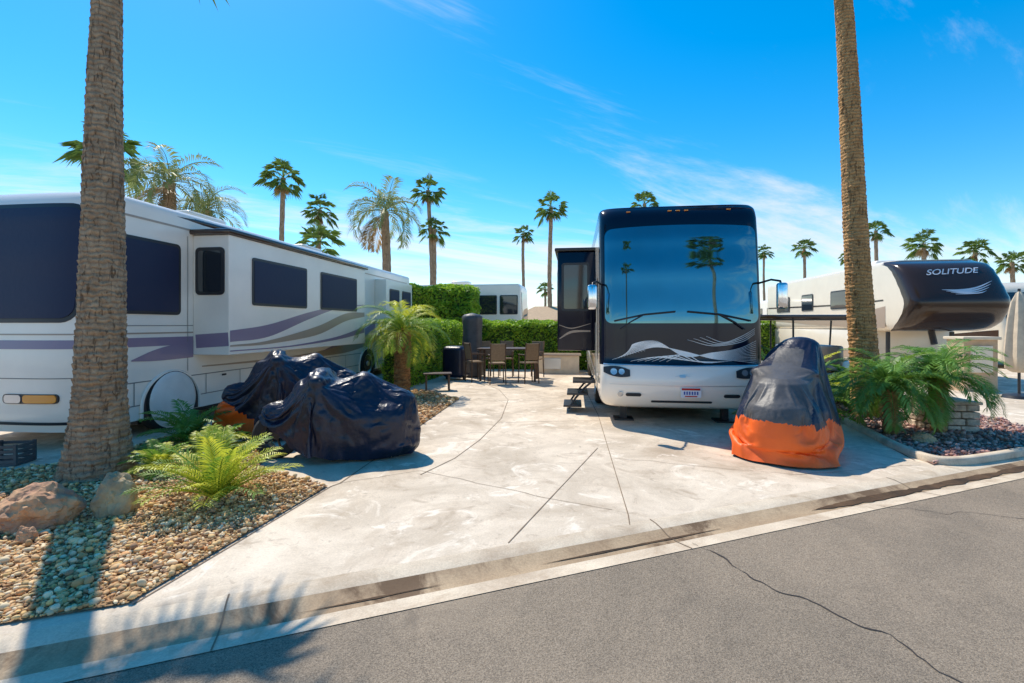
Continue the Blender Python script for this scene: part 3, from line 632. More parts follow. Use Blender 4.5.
cl.rib(mb,[(-1.15,1.48,.12),(0,1.48,.12),(1.15,1.48,.12)],.006,1); cl.rib(mb,[(-1.15,1.62,.02),(0,1.62,.02),(1.15,1.62,.02)],.006,2)
cl.rib(mb,[(-1.15,1.02,.012),(0,1.02,.012),(1.15,1.02,.012)],.004,4)
mb.build("body",['white','mauve','taupe','plastic','seam'],rl,smooth=38)
mb=MB(); cl.patch(mb,1.13,1.84,3.40,.16,.02,0,nx=30,nz=20); mb.build("windshield_cover",['cover'],rl,smooth=40)
mb=MB(); cl.patch(mb,1.16,1.78,3.46,.18,.010,0,nx=30,nz=20); mb.build("windshield_frame",['plastic'],rl,smooth=40)
for sx in(-1,1):
    mb=MB(); cl.patch(mb,.40,.68,.81,.05,.02,0,nx=12,nz=8,xc=sx*.62); h=mb.build("headlight",['plastic'],rl)
    mb=MB(); cl.patch(mb,.13,.69,.80,.04,.03,0,nx=8,nz=8,xc=sx*.38); mb.build("lens",['lamp'],h)
    mb=MB(); cl.patch(mb,.23,.69,.80,.04,.03,0,nx=8,nz=8,xc=sx*.77); mb.build("turn_signal",['amber'],h)
mb=MB(); cl.patch(mb,1.1,.38,.42,.01,.02,0); mb.build("bumper_trim",['plastic'],rl)
sidewin(rl,1.244,.60,1.82,1.92,3.12,1,'cover','plastic',.08)
mb=MB(); mb.box((1.24+.35,4.85,2.28),(.70,5.5,2.12),0,.015)
xs=1.944
siderib(mb,[(2.12,1.55,.20),(3.2,1.64,.24),(4.6,1.95,.16),(6,2.2,.06),(7.5,2.32,.02)],xs,1)
siderib(mb,[(2.12,1.38,.03),(3.2,1.41,.07),(5,1.62,.20),(6.4,1.95,.20),(7.55,2.05,.12)],xs+.002,2)
siderib(mb,[(2.12,1.29,.02),(4,1.30,.03),(6,1.42,.08),(7.55,1.62,.18)],xs+.001,1)
flatrib(mb,[(1.3,1.46,.24),(1.6,1.48,.24),(1.93,1.50,.24)],2.096,1)
mb.build("slide_out",['white','mauve','taupe'],rl)
mb=MB(); mb.box((1.6,4.85,3.39),(.82,5.66,.09),0,.025); mb.build("slide_awning",['brownpaint'],rl,smooth=40)
sidewin(rl,xs,2.7,4.55,2.12,3.02,1,'cover','plastic',.05); sidewin(rl,xs,5.15,7.05,2.12,3.02,1,'cover','plastic',.05)
frontwin(rl,1.30,1.86,2.096,2.28,3.12,'glass','plastic',.08,.06)
mb=MB(); mb.box((1.24+.2,11.2,2.35),(.4,2.6,1.9),0,.015); siderib(mb,[(9.95,1.75,.3),(11,1.9,.35),(12.45,2.1,.4)],1.644,1); mb.build("slide_out",['white','taupe'],rl)
sidewin(rl,1.644,10.2,11.1,2.4,3.0,1,'cover','plastic',.05); sidewin(rl,1.644,11.4,12.3,2.4,3.0,1,'cover','plastic',.05)
wheel(rl,1.14,1.65,.50,1,True); wheel(rl,1.14,9.3,.5,1); wheel(rl,-1.13,1.65,.50,-1,True); wheel(rl,-1.13,9.3,.5,-1)
for yy in(3.4,7.4):
    mb=MB(); mb.box((.1,yy,3.86),(.75,1.05,.32),0,.08); mb.build("roof_air_conditioner",['cream'],rl,smooth=50)
mb=MB(); mb.tube([(1.18,1.6,3.60),(1.22,3,3.60),(1.22,8,3.60)],.055,8); mb.build("patio_awning_roll",['brownpaint'],rl,smooth=60)
mb=MB(); mb.box((0,7,.3),(2.0,11.5,.3),0); mb.build("chassis",['plastic'],rl)
# ------------------------------------------------------------ fifth wheel trailer
def textmesh(txt,size,font=None,bold=0.0,shear=0.0):
    c=bpy.data.curves.new("t",'FONT'); c.body=txt; c.size=size; c.align_x='CENTER'; c.align_y='CENTER'; c.offset=bold; c.shear=shear; c.space_character=1.0
    o=bpy.data.objects.new("t",c); COL.objects.link(o); bpy.context.view_layer.update()
    me=bpy.data.meshes.new_from_object(o.evaluated_get(bpy.context.evaluated_depsgraph_get()))
    vs=[q.co.copy() for q in me.vertices]; fs=[tuple(p.vertices) for p in me.polygons]
    bpy.data.objects.remove(o); bpy.data.meshes.remove(me); return vs,fs
tr=root("travel_trailer","beige fifth wheel trailer with black bronze nose cap on concrete","trailer",(13.1,13.75,0),LOT)
ff=lerpf([(1.55,.95),(1.65,.60),(1.85,.30),(2.1,.10),(2.35,.0),(2.5,.02),(2.8,.18),(3.1,.36),(3.4,.56),(3.6,.78),(3.78,1.3)])
ct=Cap(1.32,.62,3.6,ff,3.82,.14,1.55,.3)
zs=[1.56,1.60,1.66,1.74,1.85,1.97,2.1,2.25,2.4,2.55,2.7,2.85,3.0,3.15,3.3,3.42,3.52,3.6,3.66,3.71,3.75,3.78,3.80]
mb=MB(); ct.body(mb,zs,11,lambda z,y:1 if y<1.6 and z<3.79 else 0)
siderib(mb,[(1.5,2.0,.7),(3.2,1.9,.5),(5,1.9,.35),(10.9,2.1,.3)],-1.326,2); siderib(mb,[(1.6,2.55,.05),(4,2.5,.06),(10.9,2.6,.06)],-1.3275,1)
mb.box((0,6.7,1.05),(2.58,8.6,1.05),0,.03)
siderib(mb,[(2.55,.7,.25),(10.9,.7,.25)],-1.296,2)
mb.build("body",['cream','maroon','taupe'],tr,smooth=30)
vs,fs=textmesh("SOLITUDE",.24,bold=.003,shear=.5); mxx=max(q.x for q in vs); k=.80/mxx
V=[(q.x*k-.12, ct.y(q.x*k-.12,3.34+q.y*1.0+.05*q.x)-.022, 3.34+q.y*1.0+.05*q.x) for q in vs]
mb=MB(); mb.add(V,fs,0); mb.build("lettering",['letter'],tr)
mb=MB()
for i in range(4):
    ct.rib(mb,[(-.60+.10*i,2.78-.045*i,.008),(-.15+.06*i,2.76-.035*i,.055-.008*i),(.30+.02*i,2.83-.05*i,.042-.005*i),(.85-.10*i,3.04-.10*i,.006)],.02+.002*i,0)
mb.build("emblem",['letter'],tr)
sidewin(tr,-1.33,3.6,4.8,2.35,3.05,-1); sidewin(tr,-1.33,6.2,7.2,2.35,3.05,-1); sidewin(tr,-1.33,8.4,9.8,2.35,3.05,-1)
for sx in(-1,1):
    mb=MB(); mb.box((sx*.95,2.0,.78),(.09,.09,1.5),0); mb.box((sx*.95,2.0,.03),(.3,.3,.05),0); mb.build("landing_leg",['plastic'],tr)
mb=MB(); mb.tube([(0,1.5,1.60),(0,1.4,1.3),(0,1.35,1.15)],.09,8); mb.build("hitch_pin",['plastic'],tr)
wheel(tr,-1.18,7.0,.4,-1); wheel(tr,-1.18,8.0,.4,-1)
mb=MB(); mb.box((-.1,4.0,3.95),(.7,1.0,.25),0,.07); mb.build("roof_air_conditioner",['white'],tr,smooth=50)
def simple_rv(label,loc,rz,L,H,body,stripe,win='glass',name="motorhome",cat="motorhome",boxy=False,wy=(.8,3.0,5.2),ww=1.3):
    r_=root(name,label,cat,loc,rz); ffn=lerpf([(.3,.1),(1.2,0),(2.2,.15),(H-.3,.4),(H,.9)]) if not boxy else lerpf([(.3,.05),(1.2,0),(H-.2,.08),(H,.2)])
    c=Cap(1.24,.45 if not boxy else .16,4.2 if not boxy else 7,ffn,H,.14 if not boxy else .07); n=18; z=[.3+(H-.32-.2)*i/n for i in range(n+1)]+[H-.12,H-.06,H-.02]
    mb=MB(); c.body(mb,z,L,lambda zz_,y:0); siderib(mb,[(.4,1.4,.3),(L*.5,1.2,.15),(L-.1,1.6,.4)],-1.246,1); siderib(mb,[(.4,1.4,.3),(L*.5,1.2,.15),(L-.1,1.6,.4)],1.246,1)
    c.rib(mb,[(-1.15,1.25,.3),(0,1.2,.35),(1.15,1.25,.3)],.006,1)
    mb.build("body",[body,stripe],r_,smooth=40)
    mb=MB(); c.patch(mb,1.12,1.75,H-.45,.12,.015,0); mb.build("windshield",['glass'],r_)
    for sx in(-1,1):
        for y0 in wy: 
            if y0+ww<L: sidewin(r_,sx*1.246,y0,y0+ww,H-1.6,H-.6,sx,win)
        wheel(r_,sx*1.13,1.8,.45,sx); wheel(r_,sx*1.13,L*.7,.45,sx)
    for sx in(-1,1):
        mb=MB(); c.patch(mb,.12,.7,.86,.05,.02,0,nx=8,nz=6,xc=sx*.95); mb.build("headlight",['lamp'],r_)
    mb=MB(); mb.box((0,L*.4,H+.12),(.7,1,.26),0,.07); mb.build("roof_air_conditioner",['white'],r_,smooth=50)
    return r_
simple_rv("white trailer with brown stripes parked beyond the gravel lot",(20.6,18.6,0),LOT,10,3.5,'cream','brownpaint')
simple_rv("pale boxy motorhome with dark windows parked behind the clipped hedge",(.75,26,0),LOT+R(88),9,3.9,'white','taupe',boxy=True,wy=(.25,1.35,2.5,3.9,5.5),ww=.95)
simple_rv("white motorhome with taupe stripe on a far lot",(19.5,31,0),LOT,10,3.6,'white','taupe')
simple_rv("white motorhome with navy stripe on a far lot",(8.5,34,0),LOT,10,3.6,'cream','navy')
hs_=root("house","small stucco house with low tan tiled roof","house",(3.4,40,0),LOT)
mb=MB(); mb.box((0,0,1.1),(6,5,2.2),0); mb.build("wall",['stucco'],hs_)
mb=MB(); mb.add([(-3.5,-3,2.15),(3.5,-3,2.15),(3.5,3,2.15),(-3.5,3,2.15),(-1.5,0,3.3),(1.5,0,3.3)],[(0,1,5,4),(1,2,5),(2,3,4,5),(3,0,4),(3,2,1,0)]); mb.build("roof",['tile'],hs_)
frontwin(hs_,-1.5,-.3,-2.505,1,1.9,'glass','white')
# ------------------------------------------------------------ palms
def fan_leaf(mb,o,d,up,pl,fl,nb,mi,droop=.25,spread=78,bw=.032):
    d=d.normalized(); side=d.cross(up)
    if side.length<.05: side=d.cross(Vector((1,0,0)))
    side.normalize(); nrm=side.cross(d).normalized()
    h=o+d*pl+Vector((0,0,-droop*.25*pl))
    mb.add([o+side*.02,o-side*.02,h-side*.012,h+side*.012],[(0,1,2,3)],mi)
    vs=[];fs=[]
    for i in range(nb):
        a=R(-spread+2*spread*i/(nb-1)); bd=(d*math.cos(a)+side*math.sin(a)).normalized()
        L=fl*(.78+.22*math.cos(a))*random.uniform(.82,1.18); wv=bd.cross(nrm).normalized()*fl*bw
        m=h+bd*L*.5+nrm*(.03*fl*(1 if i%2 else -1))-Vector((0,0,droop*L*.18)); t=h+bd*L*.95-Vector((0,0,droop*L*.95+random.random()*.14*L))
        b=len(vs); vs+=[h,m+wv,t,m-wv]; fs+=[(b,b+1,b+2),(b,b+2,b+3)]
    mb.add(vs,fs,mi)
def fan_crown(seed,nl=28,nb=15,dead=9):
    random.seed(seed); mb=MB()
    for i in range(nl):
        az=i*2.399963+random.uniform(-.35,.35); t=(i+.5)/nl; el=R(84-118*t**.85+random.uniform(-13,13))
        d=Vector((math.cos(az)*math.cos(el),math.sin(az)*math.cos(el),math.sin(el)))
        fan_leaf(mb,Vector((0,0,random.uniform(-.15,.1))),d,Vector((0,0,1)),random.uniform(.40,.66),random.uniform(.40,.55),nb,0,droop=.25+.35*t)
    for i in range(dead):
        az=random.uniform(0,6.28); el=R(random.uniform(-80,-48))
        d=Vector((math.cos(az)*math.cos(el),math.sin(az)*math.cos(el),math.sin(el)))
        fan_leaf(mb,Vector((0,0,-.15)),d,Vector((0,0,1)),.22,.36,8,1,droop=.5,spread=45)
    return mb
def frond(mb,o,az,el0,L,bend,nl,ll,lw,mi,rach=.012,vee=25,curl=0.0):
    p=Vector(o); n=nl; pts=[p.copy()]; el=el0; ds=L/n
    az2=az
    dirs=[]
    for i in range(n):
        t=i/n; el=el0-bend*(t**1.3); az2+=curl/n
        d=Vector((math.cos(az2)*math.cos(el),math.sin(az2)*math.cos(el),math.sin(el))); p=p+d*ds; pts.append(p.copy()); dirs.append(d)
    mb.tube(pts[::3]+[pts[-1]],[rach*(1-.8*i/(len(pts[::3]))) for i in range(len(pts[::3])+1)],3,mi,caps=False)
    for i in range(max(2,int(n*.12)),n):
        t=i/n; d=dirs[i-1]; s0=Vector((-math.sin(az2),math.cos(az2),0)); up=s0.cross(d).normalized()*-1
        if up.z<0: up=-up
        l=ll*(math.sin(math.pi*(.12+.84*t))**.6)*random.uniform(.85,1.12)
        for sg in(-1,1):
            ld=(s0*sg*.85+d*(.45+.5*t)+up*math.tan(R(vee))*.7+Vector((random.uniform(-.1,.1),random.uniform(-.1,.1),random.uniform(-.08,.08)))).normalized()
            o_=pts[i]; m=o_+ld*l*.5; tip=o_+ld*l-Vector((0,0,l*.30*random.uniform(.6,1.3))); wv=ld.cross(up).normalized()*lw*.5
            mb.add([o_,m+wv,tip,m-wv],[(0,1,2,3)],mi)
def feather_crown(seed,nf=20,L=1.6,bend=R(95),nl=34,ll=.42,lw=.035,elmin=5,elmax=75,mats=1,dead=0):
    random.seed(seed); mb=MB()
    for i in range(nf):
        t=(i+.5)/nf; az=i*2.399963+random.uniform(-.2,.2); el=R(elmax-(elmax-elmin)*t+random.uniform(-6,6))
        frond(mb,(0,0,0),az,el,L*random.uniform(.85,1.08),bend*random.uniform(.8,1.15),nl,ll,lw,(1 if (mats>1 and random.random()<.35) else 0),curl=random.uniform(-.3,.3))
    for i in range(dead):
        frond(mb,(0,0,-.1),random.uniform(0,6.28),R(-35),L*.8,R(60),nl,ll*.8,lw,2)
    return mb
def trunk_mesh(r0,r1,H,lean=(0,0),n=10,rings=14,rough=.03,flare=.3,seed=0,ringh=None,sway=.15,ex=.7,fd=.45):
    mb=MB(); vs=[]
    for i in range(rings+1):
        t=i/rings; z=H*t; r=r0+(r1-r0)*(t**ex)+ (r0*flare)*math.exp(-z/fd)
        cx=lean[0]*t+sway*math.sin(t*3.1+seed)*t*(1-t); cy=lean[1]*t
        for j in range(n):
            a=2*math.pi*j/n
            if ringh:
                s2=((z+ .06*noise.noise(Vector((math.cos(a)*3,math.sin(a)*3,z*4))) )/ringh)%1.0
                ck=(1-abs(noise.noise(Vector((math.cos(a)*7+seed,math.sin(a)*7,z*2.0))))*2)**6
                rr=r*(1+rough*(s2**1.5)*(1.1+.8*noise.noise(Vector((math.cos(a)*2,math.sin(a)*2,z*2))))+rough*1.1*noise.noise(Vector((math.cos(a)*6+seed,math.sin(a)*6,z*11)))+.04*noise.noise(Vector((math.cos(a)*1.5,math.sin(a)*1.5+seed,z*1.2)))-.06*ck)
            else: rr=r*(1+rough*random.uniform(-1,1))
            vs.append((cx+rr*math.cos(a),cy+rr*math.sin(a),z-.03))
    fs=[(i*n+j,i*n+(j+1)%n,(i+1)*n+(j+1)%n,(i+1)*n+j) for i in range(rings) for j in range(n)]; fs.append(tuple(rings*n+j for j in range(n)))
    mb.add(vs,fs,0); return mb
crowns=[fan_crown(s_).build("crown",['fan','dead'],None).data for s_ in (1,2,3)]
queen=[feather_crown(s_,17,1.15,R(125),36,.34,.024,elmin=-5,elmax=72,dead=4).build("crown",['queen','queen','dead'],None).data for s_ in(11,12)]
for o in [o for o in COL.objects if o.name.startswith("crown")]: bpy.data.objects.remove(o)
def palm(label,X,Y,H,r,kind='fan',var=0,lean=(0,0),tr_=.18,group="palms standing beyond the lots"):
    p=root("palm_tree",label,"palm tree",(X,Y,0),0,group)
    random.seed(int(X*10)); trunk_mesh(tr_*1.1,tr_*.85,H,lean,10,40,.07,.4,seed=X,sway=.5).build("trunk",['trunk'],p,smooth=60)
    me=(crowns if kind=='fan' else queen)[var%(3 if kind=='fan' else 2)]
    c=bpy.data.objects.new("crown",me); COL.objects.link(c); c.parent=p; c.location=(lean[0],lean[1],H); c.scale=(r*1.0,)*3; c.rotation_euler=(random.uniform(-.15,.15),random.uniform(-.15,.15),random.uniform(0,6.28))
    return p
tall="tall slender fan palm with green rounded crown"
for i,(X,Y,H,r,kd,ln) in enumerate([(-16.2,34,12.2,1.65,'fan',(0,0)),(-15.2,38,10.9,1.5,'fan',(.2,0)),(-12.1,30,6.9,1.6,'fan',(0,0)),(-6.9,26,7.9,2.35,'queen',(0,0)),
    (-7.0,40,13,1.55,'fan',(-.4,0)),(-6.5,40,9.8,1.35,'fan',(.2,0)),(1.3,55,12.2,1.35,'fan',(0,0)),(3.25,40,11.6,1.5,'fan',(0,0)),(4.8,70,7.1,1.3,'fan',(0,0)),
    (11.6,42,12.4,1.45,'fan',(0,0)),(39.4,75,13.2,1.4,'fan',(0,0)),(36.5,60,11.5,1.45,'fan',(0,0)),(37.9,50,11.6,1.4,'fan',(0,0)),(36,42,8.9,1.5,'fan',(0,0)),
    (43.4,45,8.8,1.5,'fan',(0,0)),(43.75,42,7.3,1.3,'fan',(0,0)),(-20.2,24,10.4,1.8,'fan',(0,0)),(-14.3,20,7.7,2.1,'queen',(0,0)),(-14.0,22,7.0,1.8,'queen',(0,0)),(49,70,11.8,1.3,'fan',(0,0))]):
    palm(tall if kd=='fan' else "feathery palm with drooping pale green fronds",X-ln[0],Y,H,r,kd,i,ln,.19 if kd=='fan' else .26)
random.seed(3)
pl=root("palm_tree","tall palm with thick ringed rough brown trunk in pebbles","palm tree",(-4.84,5.6,0))
trunk_mesh(.262,.105,7.1,(.18,0),80,680,.055,.50,seed=2,ringh=.09,sway=.15,ex=1.0,fd=.32).build("trunk",['trunk'],pl,smooth=80)
c=fan_crown(21,28,16,5).build("crown",['fan','dead'],pl,(.18,0,7.1)); c.scale=(1.25,1.25,.95)
prr=root("palm_tree","tall leaning palm with warm brown trunk in mauve gravel","palm tree",(6.85,9.2,0))
trunk_mesh(.24,.11,11.0,(-.75,0),56,800,.055,.25,seed=5,ringh=.09,sway=.3,ex=1.0).build("trunk",['trunk2'],prr,smooth=80)
c=fan_crown(22,44,16,10).build("crown",['fan','dead'],prr,(-.75,0,11.05)); c.scale=(1.8,)*3
palm("tall fan palm seen mirrored in the windshield",-.9,-9,9.0,1.7,'fan',0,(0,0),.16,"palms across the street")
palm("tall fan palm seen mirrored in the windshield",6.3,-10,10.5,1.6,'fan',1,(0,0),.16,"palms across the street")
def short_palm(label,X,Y,H,L,tr_,seed,mi='frond',name="date_palm",nf=34,elmin=-15):
    p=root(name,label,"palm tree",(X,Y,0)); random.seed(seed)
    mb=trunk_mesh(tr_*.75,tr_,H,(0,0),20,int(H*110),.16,.2,seed=seed,ringh=.07,sway=.05)
    for i in range(int(H*90)):
        z=H*(.1+.9*random.random()); a=random.uniform(0,6.28); rr=tr_*.85; d=Vector((math.cos(a),math.sin(a),0)); o=d*rr*.8+Vector((0,0,z)); e=d*(rr+.05)+Vector((0,0,z+.09)); sd=Vector((-d.y,d.x,0))*.022
        mb.add([o+sd,o-sd,e-sd*.7,e+sd*.7,o+Vector((0,0,-.03))],[(0,1,2,3),(4,0,3),(1,4,2),(4,3,2)],0)
    mb.build("trunk",['fibre'],p,smooth=70)
    feather_crown(seed,nf,L,R(105),42,L*.26,.020,elmin=elmin,elmax=82,mats=2).build("crown",[mi,'frondy' if mi=='frond' else 'frond'],p,(0,0,H))
    return p
short_palm("short date palm with orange brown trunk beside the driveway",-2.75,12,1.6,1.3,.20,31,'frond')
short_palm("short green date palm in mauve gravel",5.98,7.6,.74,.98,.10,32,'frondg',nf=42,elmin=-2)
short_palm("short green date palm in mauve gravel",6.85,7.72,.88,.98,.10,33,'frondg',nf=42,elmin=-2)
def clump(label,X,Y,L,seed,mi,mi2,nf=26,ll=.26,lw=.022,name="cycad_plant",bend=70,elmin=15):
    random.seed(seed); p=feather_crown(seed,nf,L,R(bend),30,ll*L,lw,elmin=elmin,elmax=80,mats=2).build(name,[mi,mi2],None,(X,Y,.04)); tag(p,label,"plant"); return p
clump("yellow green feathery palm seedling clump in pebbles",-2.88,4.70,.76,41,'frondy','frond',34,.28,.015,bend=50,elmin=30)
clump("small yellow green plant at the foot of the palm",-4.15,5.65,.42,46,'frondy','frond',24,.3,.014,bend=60,elmin=20)
clump("grey green feathery plant at the foot of the motorhome",-4.75,7.05,.75,42,'frondg','frond',24,.3)
clump("small green feathery plant beside the pebbles",-3.95,6.5,.5,43,'frond','frondy',20,.35)
clump("spiky green plant behind the covered motorcycle",5.6,9.6,1.45,44,'frond','frondy',28,.2,.05)
clump("spiky green plant behind the covered motorcycle",6.5,10.7,1.5,45,'frond','frondg',28,.2,.05)
clump("spiky green plant beside the golf cart",7.9,11.0,1.2,47,'frond','frondg',26,.2,.05)
# ------------------------------------------------------------ hedges
def hedge(label,x0,x1,y0,y1,z1,n,seed,ls=.06,rz=0,name="hedge",mt='hedge',kind=None,z0=0):
    r_=np.random.default_rng(seed); cx,cy=(x0+x1)/2,(y0+y1)/2; hx,hy=(x1-x0)/2,(y1-y0)/2
    areas=np.array([2*hx*(z1-z0),2*hx*(z1-z0)*.3,2*hy*(z1-z0),2*hy*(z1-z0),4*hx*hy]); pr_=areas/areas.sum(); fc=r_.choice(5,n,p=pr_)
    a=r_.uniform(-1,1,n); b=r_.random(n); dep=r_.random(n)**2*.18-.05
    X=np.where(fc<2,a*hx,np.where(fc==2,-hx+dep,np.where(fc==3,hx-dep,a*hx))); Y=np.where(fc==0,-hy+dep,np.where(fc==1,hy-dep,np.where(fc<4,a*hy,r_.uniform(-1,1,n)*hy)))
    Z=np.where(fc==4,z1-dep,z0+b*(z1-z0))
    bump=np.array([noise.noise(Vector((float(p)*1.7,float(q)*1.7,float(s_)*1.7))) for p,q,s_ in zip(X+cx,Y+cy,Z)])*.24
    X=X*(1+bump/hx*.6); Y=Y*(1+bump/hy*.6); Z=Z+bump*(Z>z1*.6)
    th=r_.uniform(0,6.28,n); ph=r_.uniform(-1,1,n); d=np.stack([np.cos(th),np.sin(th),ph],1); d/=np.linalg.norm(d,axis=1)[:,None]
    e=np.cross(d,r_.normal(0,1,(n,3))); e/=np.linalg.norm(e,axis=1)[:,None]; s_=ls*r_.uniform(.6,1.3,n)[:,None]; C=np.stack([X,Y,Z],1)
    V=np.stack([C-d*s_,C+e*s_*.5,C+d*s_,C-e*s_*.5],1).reshape(-1,3)
    mb=MB(); mb.v=[tuple(p) for p in V]; mb.f=[(4*i,4*i+1,4*i+2,4*i+3) for i in range(n)]; mb.m=[0]*n
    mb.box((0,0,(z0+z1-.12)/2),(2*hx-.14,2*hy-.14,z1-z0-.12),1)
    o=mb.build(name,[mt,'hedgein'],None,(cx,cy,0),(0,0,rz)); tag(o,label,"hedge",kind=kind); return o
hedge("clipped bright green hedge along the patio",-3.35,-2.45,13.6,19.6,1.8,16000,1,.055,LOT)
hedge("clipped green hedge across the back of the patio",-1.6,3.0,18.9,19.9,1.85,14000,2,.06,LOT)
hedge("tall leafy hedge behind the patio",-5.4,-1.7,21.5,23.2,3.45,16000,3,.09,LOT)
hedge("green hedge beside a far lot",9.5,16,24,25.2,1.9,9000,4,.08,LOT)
hedge("far line of trees and shrubs at the edge of the park",-90,120,88,94,3.2,16000,5,.7,0,"distant_trees",'frond',"stuff")
hedge("green shrub between far lots",5.5,9.0,28,29,2.2,6000,8,.09,LOT)
# ------------------------------------------------------------ patio furniture
def chair(loc,rz):
    r_=root("patio_chair","dark framed patio bar chair with brown sling beside table","chair",loc,rz,"chairs around the patio table")
    mb=MB(); mb.box((0,0,.62),(.46,.44,.04),0,.01); mb.build("seat",['sling'],r_)
    mb=MB(); mb.box((0,.23,.95),(.44,.035,.50),0,.01,rot=(R(-8),0,0)); mb.build("backrest",['sling'],r_)
    for a,b in((-.22,-.2),(.22,-.2),(-.22,.2),(.22,.2)):
        mb=MB(); mb.tube([(a*1.08,b*1.1,0),(a,b,.62)]+([(a,b+.03,.9),(a,b+.09,1.22)] if b>0 else [(a,b,.84)]),.018,6); mb.build("leg",['wood'],r_)
    for a in(-1,1):
        mb=MB(); mb.box((a*.23,0,.86),(.05,.44,.03),0,.008); mb.build("armrest",['wood'],r_)
    return r_
c0=chair((-1.15,14.9,0),R(120))
for l,a in(((-.45,14.3,0),R(190)),((.5,14.5,0),R(205)),((-.9,16.2,0),R(15)),((-.2,16.3,0),R(-5)),((.75,16.0,0),R(-30))): dup(c0,l,a)
tb=root("patio_table","dark wooden bar height patio table on concrete","table",(-.1,15.3,0),R(-6))
mb=MB(); mb.box((0,0,1.0),(1.9,1.0,.05),0,.015); mb.build("table_top",['wood'],tb)
for a,b in((-.85,-.4),(.85,-.4),(-.85,.4),(.85,.4)):
    mb=MB(); mb.box((a,b,.49),(.07,.07,.97),0,.01); mb.build("leg",['wood'],tb)
bn=root("bench","small dark wooden bench on the driveway edge","bench",(-2.0,12.9,0),R(10))
mb=MB()
for i in range(4): mb.box((0,-.15+i*.1,.45),(.75,.098,.03),0,.006)
mb.build("seat",['wood'],bn)
for a in(-.3,.3):
    mb=MB(); mb.box((a,0,.21),(.05,.34,.42),0,.008); mb.build("leg",['wood'],bn)
def umbrella(label,loc,mt='bikegrey',sc=1.0):
    ph=root("closed_umbrella",label,"umbrella",loc); ph.scale=(sc,)*3
    mb=MB(); n=28; pf=[(.10,.55),(.20,.62),(.22,.9),(.20,1.3),(.17,1.7),(.12,2.05),(.05,2.25),(.001,2.3)]; mb.lathe(pf,(0,0,0),'Z',n)
    mb.v=[(x*(1+.16*math.sin(7*math.atan2(y,x)))+.02*noise.noise(Vector((x*6,y*6,z*1.5))),y*(1+.16*math.sin(7*math.atan2(y,x)))+.02*noise.noise(Vector((y*6,x*6,z*1.5+4))),z) for x,y,z in mb.v]; mb.build("canopy",[mt],ph,smooth=60)
    mb=MB(); mb.tube([(0,0,.05),(0,0,2.34)],.025,10); mb.build("pole",['plastic'],ph,smooth=60)
    mb=MB(); mb.lathe([(.001,.1),(.08,.1),(.25,.06),(.28,0)],(0,0,0),'Z',24); mb.build("base",['plastic'],ph,smooth=40)
umbrella("closed beige patio umbrella beside the stucco cabinet",(12.15,11.5,0),'canvas',1.12)
ph=root("covered_patio_heater","tall patio heater under long dark grey cover by hedge","patio heater",(-1.35,16.3,0))
mb=MB(); mb.lathe([(.36,.04),(.35,.5),(.33,1.0),(.31,1.5),(.33,1.9),(.34,2.02),(.26,2.1),(.001,2.16)],(0,0,0),'Z',28)
mb.v=[(x*(1+.05*math.sin(6*math.atan2(y,x)+z))+.03*noise.noise(Vector((x*6,y*6,z*1.5))),y*(1+.05*math.sin(6*math.atan2(y,x)+z))+.03*noise.noise(Vector((y*6,x*6,z*1.5+4))),z) for x,y,z in mb.v]; mb.build("cover",['bikegrey'],ph,smooth=60)
mb=MB(); mb.lathe([(.28,0),(.28,.06)],(0,0,0),'Z',20); mb.build("base",['plastic'],ph)
gr=root("covered_grill","barbecue grill under fitted dark cover","grill",(-1.8,15.4,0),R(-20))
mb=MB(); mb.box((0,0,.58),(.75,.6,1.0),0,.14,seg=4); mb.v=[(x+.04*noise.noise(Vector((x*5,y*5,z*2))),y+.04*noise.noise(Vector((y*5,x*5,z*2+4))),z) for x,y,z in mb.v]; mb.build("cover",['bikecover'],gr,smooth=60)
for a in(-.3,.3):
    mb=MB(); mb.lathe([(.02,-.03),(.07,-.03),(.07,.03),(.02,.03)],(0,0,0),'X',14); mb.build("wheel",['plastic'],gr,(a,0,.07))
isl=root("barbecue_island","low pale stucco outdoor counter with stone top","counter",(1.7,17.6,0),LOT)
mb=MB(); mb.box((0,0,.32),(1.5,.7,.64),0,.01); mb.build("base",['stucco'],isl)
mb=MB(); mb.box((0,0,.675),(1.65,.82,.06),0,.015); mb.build("countertop",['taupe'],isl)
mb=MB(); mb.box((-.2,-.358,.36),(.6,.02,.4),0,.008); mb.build("cabinet_door",['alu'],isl)
sp=root("stone_pillar","short square pillar of pale stacked stone blocks","pillar",(7.25,8.1,0),LOT)
mb=MB(); random.seed(5)
for row in range(4):
    for side in range(4):
        for i in range(3):
            L_=.20; off=(i-1)*L_+(.04 if row%2 else -.04)
            if side<2: c=(off,(-.28 if side==0 else .28),.06+row*.115)
            else: c=((-.28 if side==2 else .28),off,.06+row*.115)
            sz=(L_-.012,.12,.10) if side<2 else (.12,L_-.012,.10)
            mb.box((c[0]+random.uniform(-.008,.008),c[1]+random.uniform(-.01,.01),c[2]),sz,0,.015)
mb.box((0,0,.22),(.48,.48,.42),1)
mb.build("wall",['block','soil'],sp)
mb=MB(); mb.box((0,0,.485),(.72,.72,.05),0,.012); mb.build("cap",['block'],sp)
uw=root("stucco_cabinet","pale stucco utility cabinet with flat cap below trailer nose","cabinet",(12.35,12.9,0),LOT)
mb=MB(); mb.box((0,0,.68),(.8,.6,1.36),0,.01); mb.build("shaft",['stuccotan'],uw)
mb=MB(); mb.box((0,0,1.40),(.9,.72,.08),0,.015); mb.build("cap",['stucco'],uw)
mb=MB(); mb.box((0,-.32,.85),(.5,.06,.7),0,.01); mb.build("meter_box",['cream'],uw)
ub=root("storage_crate","small grey plastic crate on the concrete","crate",(-6.35,6.05,0),R(8))
